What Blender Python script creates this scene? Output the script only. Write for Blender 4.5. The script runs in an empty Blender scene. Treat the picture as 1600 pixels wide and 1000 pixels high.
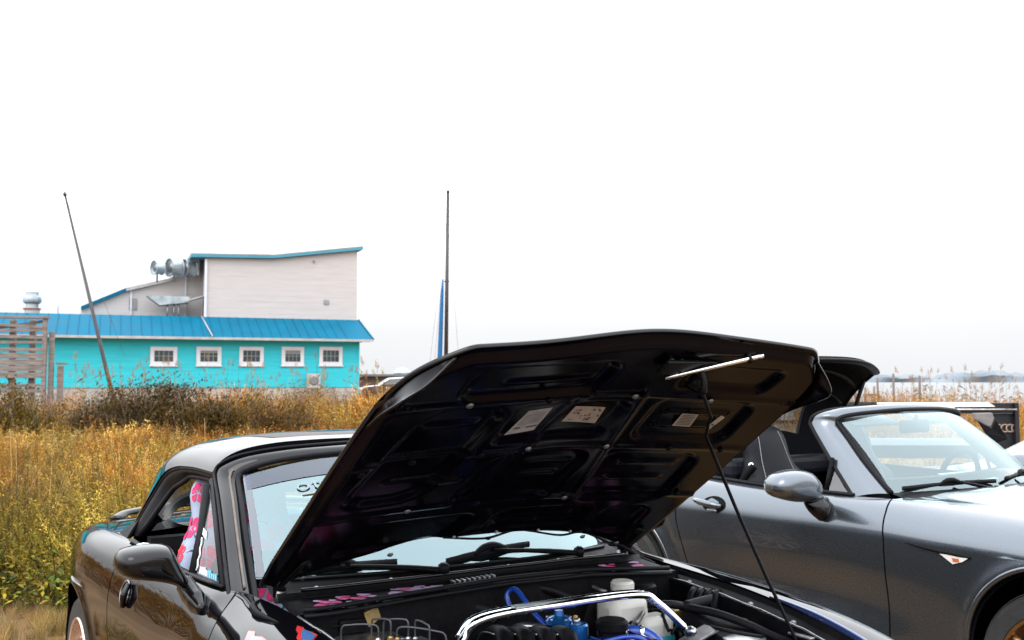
import bpy, bmesh, math, random
import numpy as np
from mathutils import Vector, Matrix
from mathutils.bvhtree import BVHTree

# ------------------------------------------------------------------ camera, sky, sun, exposure
scene = bpy.context.scene
COL = scene.collection
CAM_H = 1.44
PITCH = math.atan(95/1600)
camd = bpy.data.cameras.new('camera'); cam = bpy.data.objects.new('camera', camd); COL.objects.link(cam)
camd.sensor_width = 36; camd.lens = 36; camd.clip_start = 0.05; camd.clip_end = 8000
cam.location = (0, 0, CAM_H); cam.rotation_euler = (math.pi/2 + PITCH, 0, 0)
camd.dof.use_dof = True; camd.dof.focus_distance = 3.3; camd.dof.aperture_fstop = 8.0
scene.camera = cam
scene.render.resolution_x = 1024; scene.render.resolution_y = 640
scene.view_settings.view_transform = 'Standard'; scene.view_settings.look = 'None'
scene.view_settings.exposure = 0.0; scene.view_settings.gamma = 1.0
scene.view_settings.use_curve_mapping = False

SUN_EL, SUN_AZ = math.radians(48), math.radians(215)      # soft sun behind thin cloud, from behind left
world = bpy.data.worlds.new('World'); scene.world = world; world.use_nodes = True
wn, wl = world.node_tree.nodes, world.node_tree.links
wn.clear()
w_out = wn.new('ShaderNodeOutputWorld'); w_bg = wn.new('ShaderNodeBackground')
w_sky = wn.new('ShaderNodeTexSky'); w_sky.sky_type = 'NISHITA'; w_sky.sun_disc = False
w_sky.sun_elevation = SUN_EL; w_sky.sun_rotation = SUN_AZ; w_sky.air_density = 1.0; w_sky.dust_density = 4.0
w_sc = wn.new('ShaderNodeVectorMath'); w_sc.operation = 'SCALE'; w_sc.inputs['Scale'].default_value = 0.02
# an even overcast: pale grey at the horizon, brighter overhead (the usual overcast distribution), faint cloud mottling
w_tc = wn.new('ShaderNodeTexCoord'); w_sep = wn.new('ShaderNodeSeparateXYZ')
w_rmp = wn.new('ShaderNodeValToRGB')
e = w_rmp.color_ramp.elements
e[0].position = 0.0; e[0].color = (.87, .89, .915, 1)
e[1].position = 1.0; e[1].color = (3.3, 3.4, 3.55, 1)
for pos, c in ((.05, (.93, .945, .96)), (.09, (1.15, 1.16, 1.18)), (.15, (1.9, 1.93, 1.96)), (.26, (2.8, 2.85, 2.9)), (.6, (3.2, 3.3, 3.4))):
    q = e.new(pos); q.color = (*c, 1)
w_ns = wn.new('ShaderNodeTexNoise'); w_ns.inputs['Scale'].default_value = 2.2; w_ns.inputs['Detail'].default_value = 3
w_mr = wn.new('ShaderNodeMapRange'); w_mr.inputs['From Min'].default_value = .3; w_mr.inputs['From Max'].default_value = .7
w_mr.inputs['To Min'].default_value = .97; w_mr.inputs['To Max'].default_value = 1.03
w_mul = wn.new('ShaderNodeVectorMath'); w_mul.operation = 'SCALE'
w_add = wn.new('ShaderNodeVectorMath'); w_add.operation = 'ADD'
wl.new(w_tc.outputs['Generated'], w_sep.inputs[0]); wl.new(w_sep.outputs['Z'], w_rmp.inputs[0])
wl.new(w_tc.outputs['Generated'], w_ns.inputs['Vector']); wl.new(w_ns.outputs['Fac'], w_mr.inputs['Value'])
wl.new(w_rmp.outputs[0], w_mul.inputs[0]); wl.new(w_mr.outputs[0], w_mul.inputs['Scale'])
wl.new(w_sky.outputs[0], w_sc.inputs[0]); wl.new(w_sc.outputs[0], w_add.inputs[0]); wl.new(w_mul.outputs[0], w_add.inputs[1])
wl.new(w_add.outputs[0], w_bg.inputs['Color']); w_bg.inputs['Strength'].default_value = 1.0
wl.new(w_bg.outputs[0], w_out.inputs[0])
sund = bpy.data.lights.new('sun', 'SUN'); sun = bpy.data.objects.new('sun', sund); COL.objects.link(sun)
sund.energy = 1.3; sund.angle = math.radians(35); sund.color = (1, .95, .87)
sun.rotation_euler = (math.pi/2 - SUN_EL, 0, math.pi - SUN_AZ)

# ------------------------------------------------------------------ helpers
rnd = random.Random(7)
rng = np.random.default_rng(11)

def at(px, py, depth):
    """point seen towards photo position (1600x1000) at a given distance ahead"""
    a = (px-800)/1600; b = (500-py)/1600; c, s = math.cos(PITCH), math.sin(PITCH)
    d = Vector((a, c-b*s, s+b*c)); d *= depth/d.y
    return Vector((d.x, d.y, d.z+CAM_H))

MATS = {}
def mat(name, col, rough=.5, metal=0, coat=0, coat_rough=.03, spec=.5, noise=0, nscale=20, bump=0, bscale=60,
        trans=0, ior=1.45, emit=None, col2=None, stretch=None, attr=None, sheen=0, alpha=1, coord='Object', detail=4, sub=0):
    if name in MATS: return MATS[name]
    m = bpy.data.materials.new(name); m.use_nodes = True
    n, l = m.node_tree.nodes, m.node_tree.links
    b = n['Principled BSDF']
    b.inputs['Base Color'].default_value = (*col, 1); b.inputs['Roughness'].default_value = rough
    b.inputs['Metallic'].default_value = metal; b.inputs['Coat Weight'].default_value = coat
    b.inputs['Coat Roughness'].default_value = coat_rough; b.inputs['Specular IOR Level'].default_value = spec
    b.inputs['IOR'].default_value = ior; b.inputs['Transmission Weight'].default_value = trans
    b.inputs['Sheen Weight'].default_value = sheen
    tc = n.new('ShaderNodeTexCoord'); mp = n.new('ShaderNodeMapping')
    l.new(tc.outputs[coord], mp.inputs[0])
    if stretch: mp.inputs['Scale'].default_value = stretch
    src = None
    if attr:
        a = n.new('ShaderNodeAttribute'); a.attribute_name = attr; src = a.outputs['Color']
    if noise > 0:
        t = n.new('ShaderNodeTexNoise'); t.inputs['Scale'].default_value = nscale; t.inputs['Detail'].default_value = detail
        l.new(mp.outputs[0], t.inputs['Vector'])
        r = n.new('ShaderNodeMapRange'); r.inputs['From Min'].default_value = .3; r.inputs['From Max'].default_value = .7
        l.new(t.outputs['Fac'], r.inputs['Value'])
        if col2 is not None:
            x = n.new('ShaderNodeMix'); x.data_type = 'RGBA'; l.new(r.outputs[0], x.inputs['Factor'])
            x.inputs['A'].default_value = (*col, 1); x.inputs['B'].default_value = (*col2, 1); src = x.outputs['Result']
        else:
            r.inputs['To Min'].default_value = 1-noise; r.inputs['To Max'].default_value = 1+noise
            v = n.new('ShaderNodeVectorMath'); v.operation = 'SCALE'
            if src: l.new(src, v.inputs[0])
            else: v.inputs[0].default_value = col
            l.new(r.outputs[0], v.inputs['Scale']); src = v.outputs[0]
        r2 = n.new('ShaderNodeMapRange'); r2.inputs['To Min'].default_value = max(0, rough*(1-.35)); r2.inputs['To Max'].default_value = min(1, rough*1.35)
        l.new(t.outputs['Fac'], r2.inputs['Value']); l.new(r2.outputs[0], b.inputs['Roughness'])
    if src: l.new(src, b.inputs['Base Color'])
    if bump > 0:
        t2 = n.new('ShaderNodeTexNoise'); t2.inputs['Scale'].default_value = bscale; t2.inputs['Detail'].default_value = 3
        l.new(mp.outputs[0], t2.inputs['Vector'])
        bp = n.new('ShaderNodeBump'); bp.inputs['Strength'].default_value = bump; bp.inputs['Distance'].default_value = .01
        l.new(t2.outputs['Fac'], bp.inputs['Height']); l.new(bp.outputs[0], b.inputs['Normal'])
    if emit: b.inputs['Emission Color'].default_value = (*emit[:3], 1); b.inputs['Emission Strength'].default_value = emit[3]
    MATS[name] = m
    return m

def link(o, parent=None):
    COL.objects.link(o)
    if parent is not None: o.parent = parent
    return o

def mesh(name, V, Fc, m, parent=None, smooth=True, auto=None, solid=0, bevel=0, mirror=False):
    me = bpy.data.meshes.new(name)
    me.from_pydata([tuple(map(float, v)) for v in V], [], [tuple(int(i) for i in f) for f in Fc])
    me.update()
    if smooth:
        if auto is not None: 
            me.polygons.foreach_set('use_smooth', [True]*len(me.polygons)); me.set_sharp_from_angle(angle=math.radians(auto))
        else: me.polygons.foreach_set('use_smooth', [True]*len(me.polygons))
    if m is not None: me.materials.append(m)
    o = bpy.data.objects.new(name, me); link(o, parent)
    if solid:
        s = o.modifiers.new('solid', 'SOLIDIFY'); s.thickness = abs(solid); s.offset = -1 if solid > 0 else 1
        s = o.modifiers.new('split', 'EDGE_SPLIT'); s.split_angle = math.radians(38); s.use_edge_sharp = False
    if bevel:
        s = o.modifiers.new('bevel', 'BEVEL'); s.width = bevel; s.segments = 2; s.limit_method = 'ANGLE'; s.angle_limit = math.radians(35)
        s.harden_normals = False
    return o

def empty(name, loc=(0, 0, 0), rz=0, label=None, cat=None, group=None, parent=None):
    o = bpy.data.objects.new(name, None); o.location = loc; o.rotation_euler = (0, 0, rz); o.empty_display_size = .2
    link(o, parent); tag(o, label, cat, group); return o

def tag(o, label=None, cat=None, group=None, kind=None):
    if label: o['label'] = label
    if cat: o['category'] = cat
    if group: o['group'] = group
    if kind: o['kind'] = kind
    return o

class MB:
    """collects boxes, tubes, lathes into one mesh"""
    def __init__(s): s.V = []; s.F = []
    def add(s, V, Fc):
        k = len(s.V); s.V += [tuple(map(float, v)) for v in V]; s.F += [tuple(int(i)+k for i in f) for f in Fc]; return s
    def box(s, c, d, R=None):
        x, y, z = d[0]/2, d[1]/2, d[2]/2
        P = [Vector((i, j, k)) for i in (-x, x) for j in (-y, y) for k in (-z, z)]
        if R is not None: P = [R @ p for p in P]
        P = [p+Vector(c) for p in P]
        return s.add(P, [(0, 1, 3, 2), (4, 6, 7, 5), (0, 4, 5, 1), (2, 3, 7, 6), (0, 2, 6, 4), (1, 5, 7, 3)])
    def tube(s, pts, r, seg=8, smooth=0, cap=True, squash=None):
        pts = [Vector(p) for p in pts]
        if smooth: pts = catmull(pts, smooth)
        n = len(pts); rs = r if hasattr(r, '__len__') else [r]*n
        if len(rs) != n: rs = list(np.interp(np.linspace(0, 1, n), np.linspace(0, 1, len(rs)), rs))
        V = []; up = None
        for i, p in enumerate(pts):
            t = (pts[min(i+1, n-1)]-pts[max(i-1, 0)]).normalized()
            if up is None:
                up = Vector((0, 0, 1)) if abs(t.z) < .9 else Vector((1, 0, 0))
            a = t.cross(up).normalized(); b = a.cross(t).normalized(); up = b
            sq = squash or (1, 1)
            for k in range(seg):
                g = 2*math.pi*k/seg; V.append(p+a*(rs[i]*math.cos(g)*sq[0])+b*(rs[i]*math.sin(g)*sq[1]))
        Fc = [(i*seg+k, i*seg+(k+1) % seg, (i+1)*seg+(k+1) % seg, (i+1)*seg+k) for i in range(n-1) for k in range(seg)]
        if cap: Fc += [tuple(range(seg-1, -1, -1)), tuple((n-1)*seg+k for k in range(seg))]
        return s.add(V, Fc)
    def lathe(s, prof, M=None, seg=24, cap=True):
        """prof: (radius, height) about local z; M 4x4 placing it"""
        M = M or Matrix(); V = []
        for r, h in prof:
            for k in range(seg):
                g = 2*math.pi*k/seg; V.append(M @ Vector((r*math.cos(g), r*math.sin(g), h)))
        n = len(prof)
        Fc = [(i*seg+k, i*seg+(k+1) % seg, (i+1)*seg+(k+1) % seg, (i+1)*seg+k) for i in range(n-1) for k in range(seg)]
        if cap: Fc += [tuple(range(seg-1, -1, -1)), tuple((n-1)*seg+k for k in range(seg))]
        return s.add(V, Fc)
    def grid(s, P, flip=False):
        P = np.asarray(P); a, b = P.shape[:2]
        Fc = [((i)*b+j, (i+1)*b+j, (i+1)*b+j+1, i*b+j+1) for i in range(a-1) for j in range(b-1)]
        if flip: Fc = [f[::-1] for f in Fc]
        return s.add(P.reshape(-1, 3), Fc)
    def prism(s, poly, off):
        """closed 3-D polygon extruded by a vector"""
        n = len(poly); off = Vector(off); P = [Vector(p) for p in poly]
        return s.add(P+[p+off for p in P], [tuple(range(n-1, -1, -1)), tuple(range(n, 2*n))]+[(i, (i+1) % n, n+(i+1) % n, n+i) for i in range(n)])
    def build(s, name, m, parent=None, **k):
        return mesh(name, s.V, s.F, m, parent, **k)

def catmull(P, n=6):
    P = [Vector(p) for p in P]; Q = [P[0]*2-P[1]]+P+[P[-1]*2-P[-2]]; out = []
    for i in range(1, len(Q)-2):
        a, b, c, d = Q[i-1:i+3]
        for k in range(n):
            t = k/n
            out.append(.5*((2*b)+(c-a)*t+(2*a-5*b+4*c-d)*t*t+(3*b-a-3*c+d)*t**3))
    out.append(P[-1]); return out

def spline(xs, ys):
    """smooth (monotone-ish cubic) interpolation"""
    xs = np.array(xs, float); ys = np.array(ys, float)
    if xs[0] > xs[-1]: xs, ys = xs[::-1], ys[::-1]
    h = np.diff(xs); dl = np.diff(ys)/h
    m = np.zeros(len(xs)); m[0] = dl[0]; m[-1] = dl[-1]
    for i in range(1, len(xs)-1):
        m[i] = 0 if dl[i-1]*dl[i] <= 0 else 2*dl[i-1]*dl[i]/(dl[i-1]+dl[i])
    def f(x):
        x = np.clip(x, xs[0], xs[-1]); i = np.clip(np.searchsorted(xs, x)-1, 0, len(h)-1)
        t = (x-xs[i])/h[i]
        return (2*t**3-3*t**2+1)*ys[i]+(t**3-2*t**2+t)*h[i]*m[i]+(-2*t**3+3*t**2)*ys[i+1]+(t**3-t**2)*h[i]*m[i+1]
    return f

def sstep(a, b, x):
    t = np.clip((x-a)/(b-a), 0, 1); return t*t*(3-2*t)

def rotz(a): return Matrix.Rotation(a, 4, 'Z')
def axis_to(d, loc=(0, 0, 0)):
    """matrix taking local z to direction d"""
    return Matrix.Translation(loc) @ Vector(d).to_track_quat('Z', 'Y').to_matrix().to_4x4()

def bvh_of(o):
    me = o.data
    return BVHTree.FromPolygons([v.co.copy() for v in me.vertices], [tuple(p.vertices) for p in me.polygons])

def decal(name, poly, bvh, d, m, parent, lift=.0016, fine=None):
    """flat outline (list of 3-D points) laid onto a surface along direction d"""
    bm = bmesh.new(); vs = [bm.verts.new(p) for p in poly]; bm.faces.new(vs)
    bmesh.ops.triangulate(bm, faces=bm.faces[:])
    if fine:
        tr = [[v.co.copy() for v in f.verts] for f in bm.faces]
        for _ in range(fine):
            nx = []
            for a, b, c in tr:
                p, q, r = (a+b)/2, (b+c)/2, (c+a)/2; nx += [[a, p, r], [p, b, q], [r, q, c], [p, q, r]]
            tr = nx
        bm.free(); bm = bmesh.new()
        for t in tr: bm.faces.new([bm.verts.new(v) for v in t])
        bmesh.ops.remove_doubles(bm, verts=bm.verts[:], dist=1e-6)
    d = Vector(d).normalized()
    for v in bm.verts:
        h = bvh.ray_cast(v.co-d*.6, d)
        if h[0] is None:
            g = bvh.find_nearest(v.co+d*(Vector(poly[0])-v.co).dot(d)); h = bvh.ray_cast(v.co-d*.6, d)
            q = bvh.ray_cast(sum((Vector(p) for p in poly), Vector())/len(poly)-d*.6, d)[0]
            if q is not None: g = bvh.find_nearest(v.co+d*(q-v.co).dot(d)); h = g
        if h[0] is not None:
            nn = h[1] if h[1].dot(d) < 0 else -h[1]
            v.co = h[0]+nn*lift
    me = bpy.data.meshes.new(name); bm.to_mesh(me); bm.free(); me.materials.append(m)
    o = bpy.data.objects.new(name, me); return link(o, parent)

def text_mesh(name, txt, size, M, m, parent=None, extrude=.002, font_bold=False):
    cu = bpy.data.curves.new(name, 'FONT'); cu.body = txt; cu.size = size; cu.extrude = extrude; cu.align_x = 'CENTER'; cu.align_y = 'CENTER'
    tmp = bpy.data.objects.new(name, cu); COL.objects.link(tmp)
    dg = bpy.context.evaluated_depsgraph_get(); me = bpy.data.meshes.new_from_object(tmp.evaluated_get(dg))
    bpy.data.objects.remove(tmp); bpy.data.curves.remove(cu)
    me.transform(M); me.materials.clear(); me.materials.append(m); me.name = name
    o = bpy.data.objects.new(name, me); return link(o, parent)

def inflate(name, outline, centre, fwd, back, m, parent, rings=9, sharp=.5, rear=.35):
    """closed outline puffed out along fwd (full) and back (shallow): a housing"""
    O_ = catmull([Vector(p) for p in outline]+[Vector(outline[0])], 4)[:-1]; n = len(O_); c = Vector(centre); V = []
    for k in range(rings):
        t = k/(rings-1); sc_ = math.cos(t*math.pi/2)**sharp if k < rings-1 else .02
        for p in O_: V.append(c+(p-c)*sc_+Vector(fwd)*math.sin(t*math.pi/2)**1.0)
    Fc = [(i*n+k, i*n+(k+1) % n, (i+1)*n+(k+1) % n, (i+1)*n+k) for i in range(rings-1) for k in range(n)]; Fc.append(tuple((rings-1)*n+k for k in range(n)))
    b0 = len(V); 
    for t, sc_ in ((.5, .98), (1., .93)):
        for p in O_: V.append(c+(p-c)*sc_+Vector(back)*t)
    Fc += [(k, b0+k, b0+(k+1) % n, (k+1) % n) for k in range(n)]+[(b0+k, b0+n+k, b0+n+(k+1) % n, b0+(k+1) % n) for k in range(n)]+[tuple(b0+n+k for k in range(n-1, -1, -1))]
    o = mesh(name, V, Fc, m, parent)
    bm = bmesh.new(); bm.from_mesh(o.data); bmesh.ops.recalc_face_normals(bm, faces=bm.faces[:]); bm.to_mesh(o.data); bm.free()
    o.data.polygons.foreach_set('use_smooth', [True]*len(o.data.polygons)); return o

# ------------------------------------------------------------------ materials
M_black = mat('black_paint', (.002, .002, .003), .3, coat=1, coat_rough=.008, spec=0, bump=.003, bscale=9)
M_black.node_tree.nodes['Principled BSDF'].inputs['Coat IOR'].default_value = 1.40
M_blackdull = mat('black_satin', (.004, .004, .005), .36, spec=.15, noise=.3, nscale=30)
M_trim = mat('black_plastic', (.005, .005, .006), .45, spec=.07, noise=.3, nscale=60, bump=.05, bscale=200)
M_rubber = mat('rubber', (.006, .006, .008), .48, spec=.13, noise=.25, nscale=40)
M_oldrub = mat('weathered_rubber', (.11, .088, .076), .6, noise=.3, nscale=25)
M_under = mat('hood_underside_paint', (.0015, .001, .0025), .17, spec=.12, noise=.2, nscale=14, bump=.02, bscale=16)
M_chrome = mat('chrome', (.82, .85, .88), .07, metal=1, noise=.05, nscale=30)
M_alu = mat('aluminium', (.46, .47, .48), .34, metal=1, noise=.25, nscale=35)
M_steel = mat('dull_steel', (.22, .22, .23), .42, metal=.8, noise=.35, nscale=30)
M_grey = mat('grey_metallic_paint', (.105, .122, .145), .27, metal=.85, coat=1, coat_rough=.012, noise=.05, nscale=400)
M_sil = mat('silver_paint', (.20, .215, .24), .3, metal=.7, coat=1)
M_tyre = mat('tyre', (.018, .018, .019), .75, noise=.3, nscale=20, bump=.15, bscale=90)
M_bronze = mat('bronze_wheel', (.30, .17, .075), .3, metal=.85, noise=.15, nscale=30)
M_rose = mat('rose_wheel', (.62, .47, .40), .25, metal=.75, noise=.1, nscale=25)
M_leather = mat('dark_leather', (.009, .010, .014), .5, spec=.16, noise=.25, nscale=30, bump=.12, bscale=150)
M_inter = mat('interior_plastic', (.008, .008, .009), .6, spec=.25, noise=.3, nscale=40)
M_white = mat('white_paint', (.80, .80, .80), .5, noise=.05, nscale=10)

def glass_mat(name, tint, refl=.0, rough=.0, mixw=.75, reflect_col=(1, 1, 1)):
    m = bpy.data.materials.new(name); m.use_nodes = True; n, l = m.node_tree.nodes, m.node_tree.links; n.clear()
    o = n.new('ShaderNodeOutputMaterial'); t = n.new('ShaderNodeBsdfTransparent'); t.inputs[0].default_value = (*tint, 1)
    g = n.new('ShaderNodeBsdfGlossy'); g.inputs['Roughness'].default_value = rough; g.inputs['Color'].default_value = (*reflect_col, 1)
    f = n.new('ShaderNodeFresnel'); f.inputs['IOR'].default_value = 1.5
    a = n.new('ShaderNodeMapRange'); a.inputs['From Min'].default_value = 0; a.inputs['From Max'].default_value = 1
    a.inputs['To Min'].default_value = refl; a.inputs['To Max'].default_value = 1
    x = n.new('ShaderNodeMixShader'); l.new(f.outputs[0], a.inputs['Value']); l.new(a.outputs[0], x.inputs[0])
    l.new(t.outputs[0], x.inputs[1]); l.new(g.outputs[0], x.inputs[2]); l.new(x.outputs[0], o.inputs[0])
    MATS[name] = m; return m
M_wind = glass_mat('windshield_glass', (.62, .74, .74), .17, reflect_col=(.72, .95, 1.0))
M_wind2 = glass_mat('tinted_windshield_glass', (.66, .78, .78), .13, reflect_col=(.80, .96, 1.0))
M_glass = glass_mat('side_glass', (.75, .82, .82), .06)
M_dglass = glass_mat('dark_glass', (.30, .34, .36), .10)
# ================================================================== setting
def ground():
    # one sheet to the horizon, gently uneven near by
    xs = np.concatenate([-np.geomspace(3000, 14, 26), np.linspace(-12, 12, 61), np.geomspace(14, 3000, 26)])
    ys = np.concatenate([-np.geomspace(1500, 8, 14), np.linspace(-6, 30, 91), np.geomspace(33, 4000, 26)])
    X, Y = np.meshgrid(xs, ys, indexing='ij')
    Z = .02*np.sin(X*1.7+Y*.9)+.015*np.sin(X*3.1-Y*2.3+1)+.012*np.sin(Y*4.7+X*.6)
    near = np.exp(-((X-1)**2+(Y-4)**2)/60); Z = Z*(1-near)-.012*near
    Z = Z+.065*np.exp(-(((X-2.6)/1.6)**4+((Y-5.6)/2.2)**4))              # slight rise under the grey car
    Z = np.where(np.hypot(X, Y-5) > 40, -.02, Z)
    # the shore on the right falls away to the water
    sh = sstep(34, 60, Y)*sstep(.05, .22, X/np.maximum(Y, 1)); Z = Z-1.5*sh
    mb = MB().grid(np.stack([X, Y, Z], -1))
    m = mat('dry_ground', (.20, .112, .04), .95, noise=.4, nscale=1.3, col2=(.10, .050, .018), bump=.6, bscale=9, detail=8)
    o = mb.build('ground', m); tag(o, 'dry straw coloured ground under the cars and field', 'ground', kind='structure')
ground()

def water():
    mb = MB(); mb.grid([[(2, 52, -.55), (1500, 52, -.55)], [(2, 2600, -.55), (2600, 2600, -.55)]], flip=True)
    m = mat('bay_water', (.10, .12, .14), .12, spec=.35, bump=.05, bscale=.9, noise=.1, nscale=.4)
    tag(mb.build('water', m, smooth=False), 'pale grey bay water beyond the reeds', 'water', kind='structure')
water()

def far_shore():
    # low wooded shore across the bay: a ridge with an uneven crest
    n = 260; xs = np.linspace(150, 1500, n); Y0 = 1500
    h = 9+4*np.sin(xs*.011)+2.5*np.sin(xs*.037+1)+2*rng.random(n)+1.5*np.sin(xs*.11)
    h *= sstep(150, 300, xs)*(1-.55*sstep(980, 1250, xs))
    P = np.zeros((n, 6, 3))
    for j, (dy, k) in enumerate(((-30, 0), (-26, .55), (-15, .9), (0, 1), (20, .7), (40, 0))):
        P[:, j, 0] = xs; P[:, j, 1] = Y0+dy+8*np.sin(xs*.05+j); P[:, j, 2] = -.6+h*k+(rng.random(n)*1.2 if 0 < j < 5 else 0)
    m = mat('far_woods', (.15, .175, .20), .95, noise=.25, nscale=.05)
    o = MB().grid(P).build('far_shore', m, smooth=False); tag(o, 'hazy wooded shore across the bay', 'shore', kind='structure')
far_shore()

# ------------------------------------------------------------------ turquoise building
M_turq = mat('turquoise_siding', (.035, .44, .52), .7, spec=.2, noise=.09, nscale=.5, bump=.15, bscale=4, stretch=(1, 1, 14))
M_roofb = mat('blue_metal_roof', (.001, .105, .185), .65, spec=.10, noise=.12, nscale=.8)
M_cream = mat('cream_siding', (.46, .425, .415), .8, spec=.2, noise=.05, nscale=.7, bump=.015, bscale=3, stretch=(1, 1, 10))
M_trimw = mat('window_trim', (.58, .58, .62), .6, noise=.06, nscale=3)
M_win = mat('window_pane', (.03, .05, .055), .12, spec=.6, noise=.3, nscale=.8)
M_wood = mat('weathered_wood', (.17, .14, .13), .85, noise=.35, nscale=3, stretch=(1, 1, 6), bump=.3, bscale=20)
M_galv = mat('galvanised_duct', (.34, .39, .42), .38, metal=.7, noise=.3, nscale=2)
M_block = mat('pale_block', (.36, .345, .34), .85, noise=.15, nscale=2)

def building():
    # frame: u runs along the facade (left to right), v away from it; corner at the right-hand end
    C = at(561, 600, 70); Lp = at(0, 600, 62)
    u = Vector((C.x-Lp.x, C.y-Lp.y, 0)).normalized(); v = Vector((-u.y, u.x, 0))
    root = empty('turquoise_building', (C.x, C.y, 0), 0, 'long turquoise building with blue metal roof and tall cream upper block', 'building')
    def P(a, b, z): return u*a+v*b+Vector((0, 0, z))          # local to root
    def face_u(px):                                           # facade position seen at a photo column
        a = (px-800)/1600
        # solve (C + u*t).x = a*(C+u*t).y
        return (a*C.y-C.x)/(u.x-a*u.y)
    R = Matrix((u, v, Vector((0, 0, 1)))).transposed()
    def bx(name, m, a0, a1, b0, b1, z0, z1, par=root, **k):
        return MB().box(P((a0+a1)/2, (b0+b1)/2, (z0+z1)/2), (abs(a1-a0), abs(b1-b0), abs(z1-z0)), R).build(name, m, par, smooth=False, **k)
    LEFT = -36
    eave = CAM_H+(595-532)*70/1600; zb = CAM_H-(605-595)*70/1600
    w = bx('wall', M_turq, LEFT, 0, 0, 16, zb, eave)
    bx('foundation', M_block, LEFT+.1, -.08, .06, 15.9, -.4, zb-.01)
    # foundation blocks near the corner
    for i in range(7):
        for j in range(3):
            bx('block', M_block, -5.0+i*.68+.34*(j % 2), -5.0+i*.68+.64+.34*(j % 2)-.02, .0, .07, zb-.32-j*.3, zb-.04-j*.3)
    for px in (138, 187, 498): bx('siding_joint', M_turq, face_u(px)-.03, face_u(px)+.03, -.012, 0, zb, eave)
    bx('corner_board', M_turq, -.14, .015, -.02, .1, zb-.9, eave)
    # roof skirt: slope from the eave up and back, mitred at the right end
    rise = (595-497)*70.8/1600+CAM_H; ov = .9
    b1 = 3.2; hipa = (((560-800)/1600)*(C.y+v.y*b1)-(C.x+v.x*b1))/(u.x-((560-800)/1600)*u.y)
    mb = MB()
    prof0 = [(0.78, -ov, eave+.03), (-.55, b1, rise)]
    roof = mesh('roof', [P(LEFT-1, -ov, eave+.03), P(.78, -ov, eave+.03), P(hipa, b1, rise), P(LEFT-1, b1, rise), P(.78, 17, eave+.03), P(hipa, 13, rise), P(LEFT-1, 17, eave+.03), P(LEFT-1, 13, rise)],
                [(0, 1, 2, 3), (1, 4, 5, 2), (4, 6, 7, 5), (3, 2, 5, 7)], M_roofb, root, smooth=False, solid=.06)
    # standing seams
    du = (P(0, b1, rise)-P(0, -ov, eave+.03)).normalized(); nn = du.cross(u).normalized(); nn = nn if nn.z > 0 else -nn
    a = -1.0
    while a > LEFT:
        top = b1
        MB().tube([P(a, -ov, eave+.045)+nn*.02, P(a, b1, rise+.01)+nn*.02], .014, 4, cap=True).build('roof_seam', M_roofb, roof, smooth=False)
        a -= .62
    MB().tube([P(hipa, b1, rise+.03), P(.78, -ov, eave+.05)], .05, 6).build('hip_cap', M_roofb, roof)
    bx('fascia', M_block, LEFT-1, .79, -ov-.03, -ov+.02, eave-.12, eave+.04)
    bx('soffit', M_block, LEFT-1, .70, -ov+.02, 0, eave-.10, eave-.06)
    # windows
    for x0, x1 in ((235, 277), (307, 346), (374, 412), (440, 475), (499, 535)):
        a0, a1 = face_u(x0), face_u(x1); d = C.y+u.y*(a0+a1)/2
        z1 = CAM_H+(595-542)*d/1600; z0 = CAM_H-(571-595)*d/1600
        g = bx('window', M_win, a0+.2, a1-.2, -.005, .03, z0+.22, z1-.2)
        t = .24
        bx('frame', M_trimw, a0, a1, -.07, -.008, z1-t, z1, g); bx('frame', M_trimw, a0, a1, -.07, -.008, z0, z0+t, g)
        bx('frame', M_trimw, a0, a0+t, -.068, -.008, z0+t, z1-t, g); bx('frame', M_trimw, a1-t, a1, -.068, -.008, z0+t, z1-t, g)
        for i in (1, 2, 3):
            q = a0+t+(a1-a0-2*t)*i/4; bx('muntin', M_steel, q-.022, q+.022, -.03, -.006, z0+t, z1-t, g)
        q = (z0+z1)/2; bx('muntin', M_steel, a0+t, a1-t, -.034, -.006, q-.022, q+.022, g)
        if x0 in (307, 440): bx('blind', mat('window_blind', (.20, .22, .22), .8), a0+t, a1-t, -.0058, -.0052, z1-t-(.16 if x0 == 307 else .26), z1-t, g)
        bx('sill', M_trimw, a0-.05, a1+.05, -.12, -.01, z0-.07, z0, g)
    # tall cream block
    D2 = 74
    b0 = 3.3
    def bu(px):
        a = (px-800)/1600; Cx = C.x+v.x*b0; Cy = C.y+v.y*b0
        return (a*Cy-Cx)/(u.x-a*u.y)
    tl = bu(319); tr = bu(557)
    def zt(py, a): return CAM_H+(595-py)*(C.y+u.y*a+v.y*b0)/1600
    top = [(tl, zt(402, tl)), (bu(425), zt(404, bu(425))), (tr, zt(391, tr))]
    poly = [P(tl, b0, rise-.4)]+[P(a, b0, z) for a, z in top]+[P(tr, b0, rise-.4)]
    tower = MB().prism(poly[::-1], v*9).build('upper_block', M_cream, root, smooth=False)
    # siding courses on the tall wall
    z = rise+.3
    while z < top[0][1]-.3:
        bx('siding_course', M_cream, tl+.02, tr-.02, b0-.006, b0-.001, z, z+.02, tower); z += .42
    bx('downpipe', M_trimw, tl-.06, tl+.10, b0-.12, b0-.02, rise-.1, top[0][1]-.1, tower)
    cap = [P(tl-1.0, b0-.35, top[0][1]-.02)]+[P(a, b0-.35, z+.02) for a, z in top[1:2]]+[P(tr+.35, b0-.35, top[2][1]+.06)]
    MB().prism(cap+[p+Vector((0, 0, .20)) for p in cap[::-1]], v*9.6).build('tower_roof', mat('teal_fascia', (.05, .22, .30), .5, noise=.1, nscale=1), root, smooth=False)
    cap2 = [p+Vector((0, 0, .21)) for p in cap]
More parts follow.
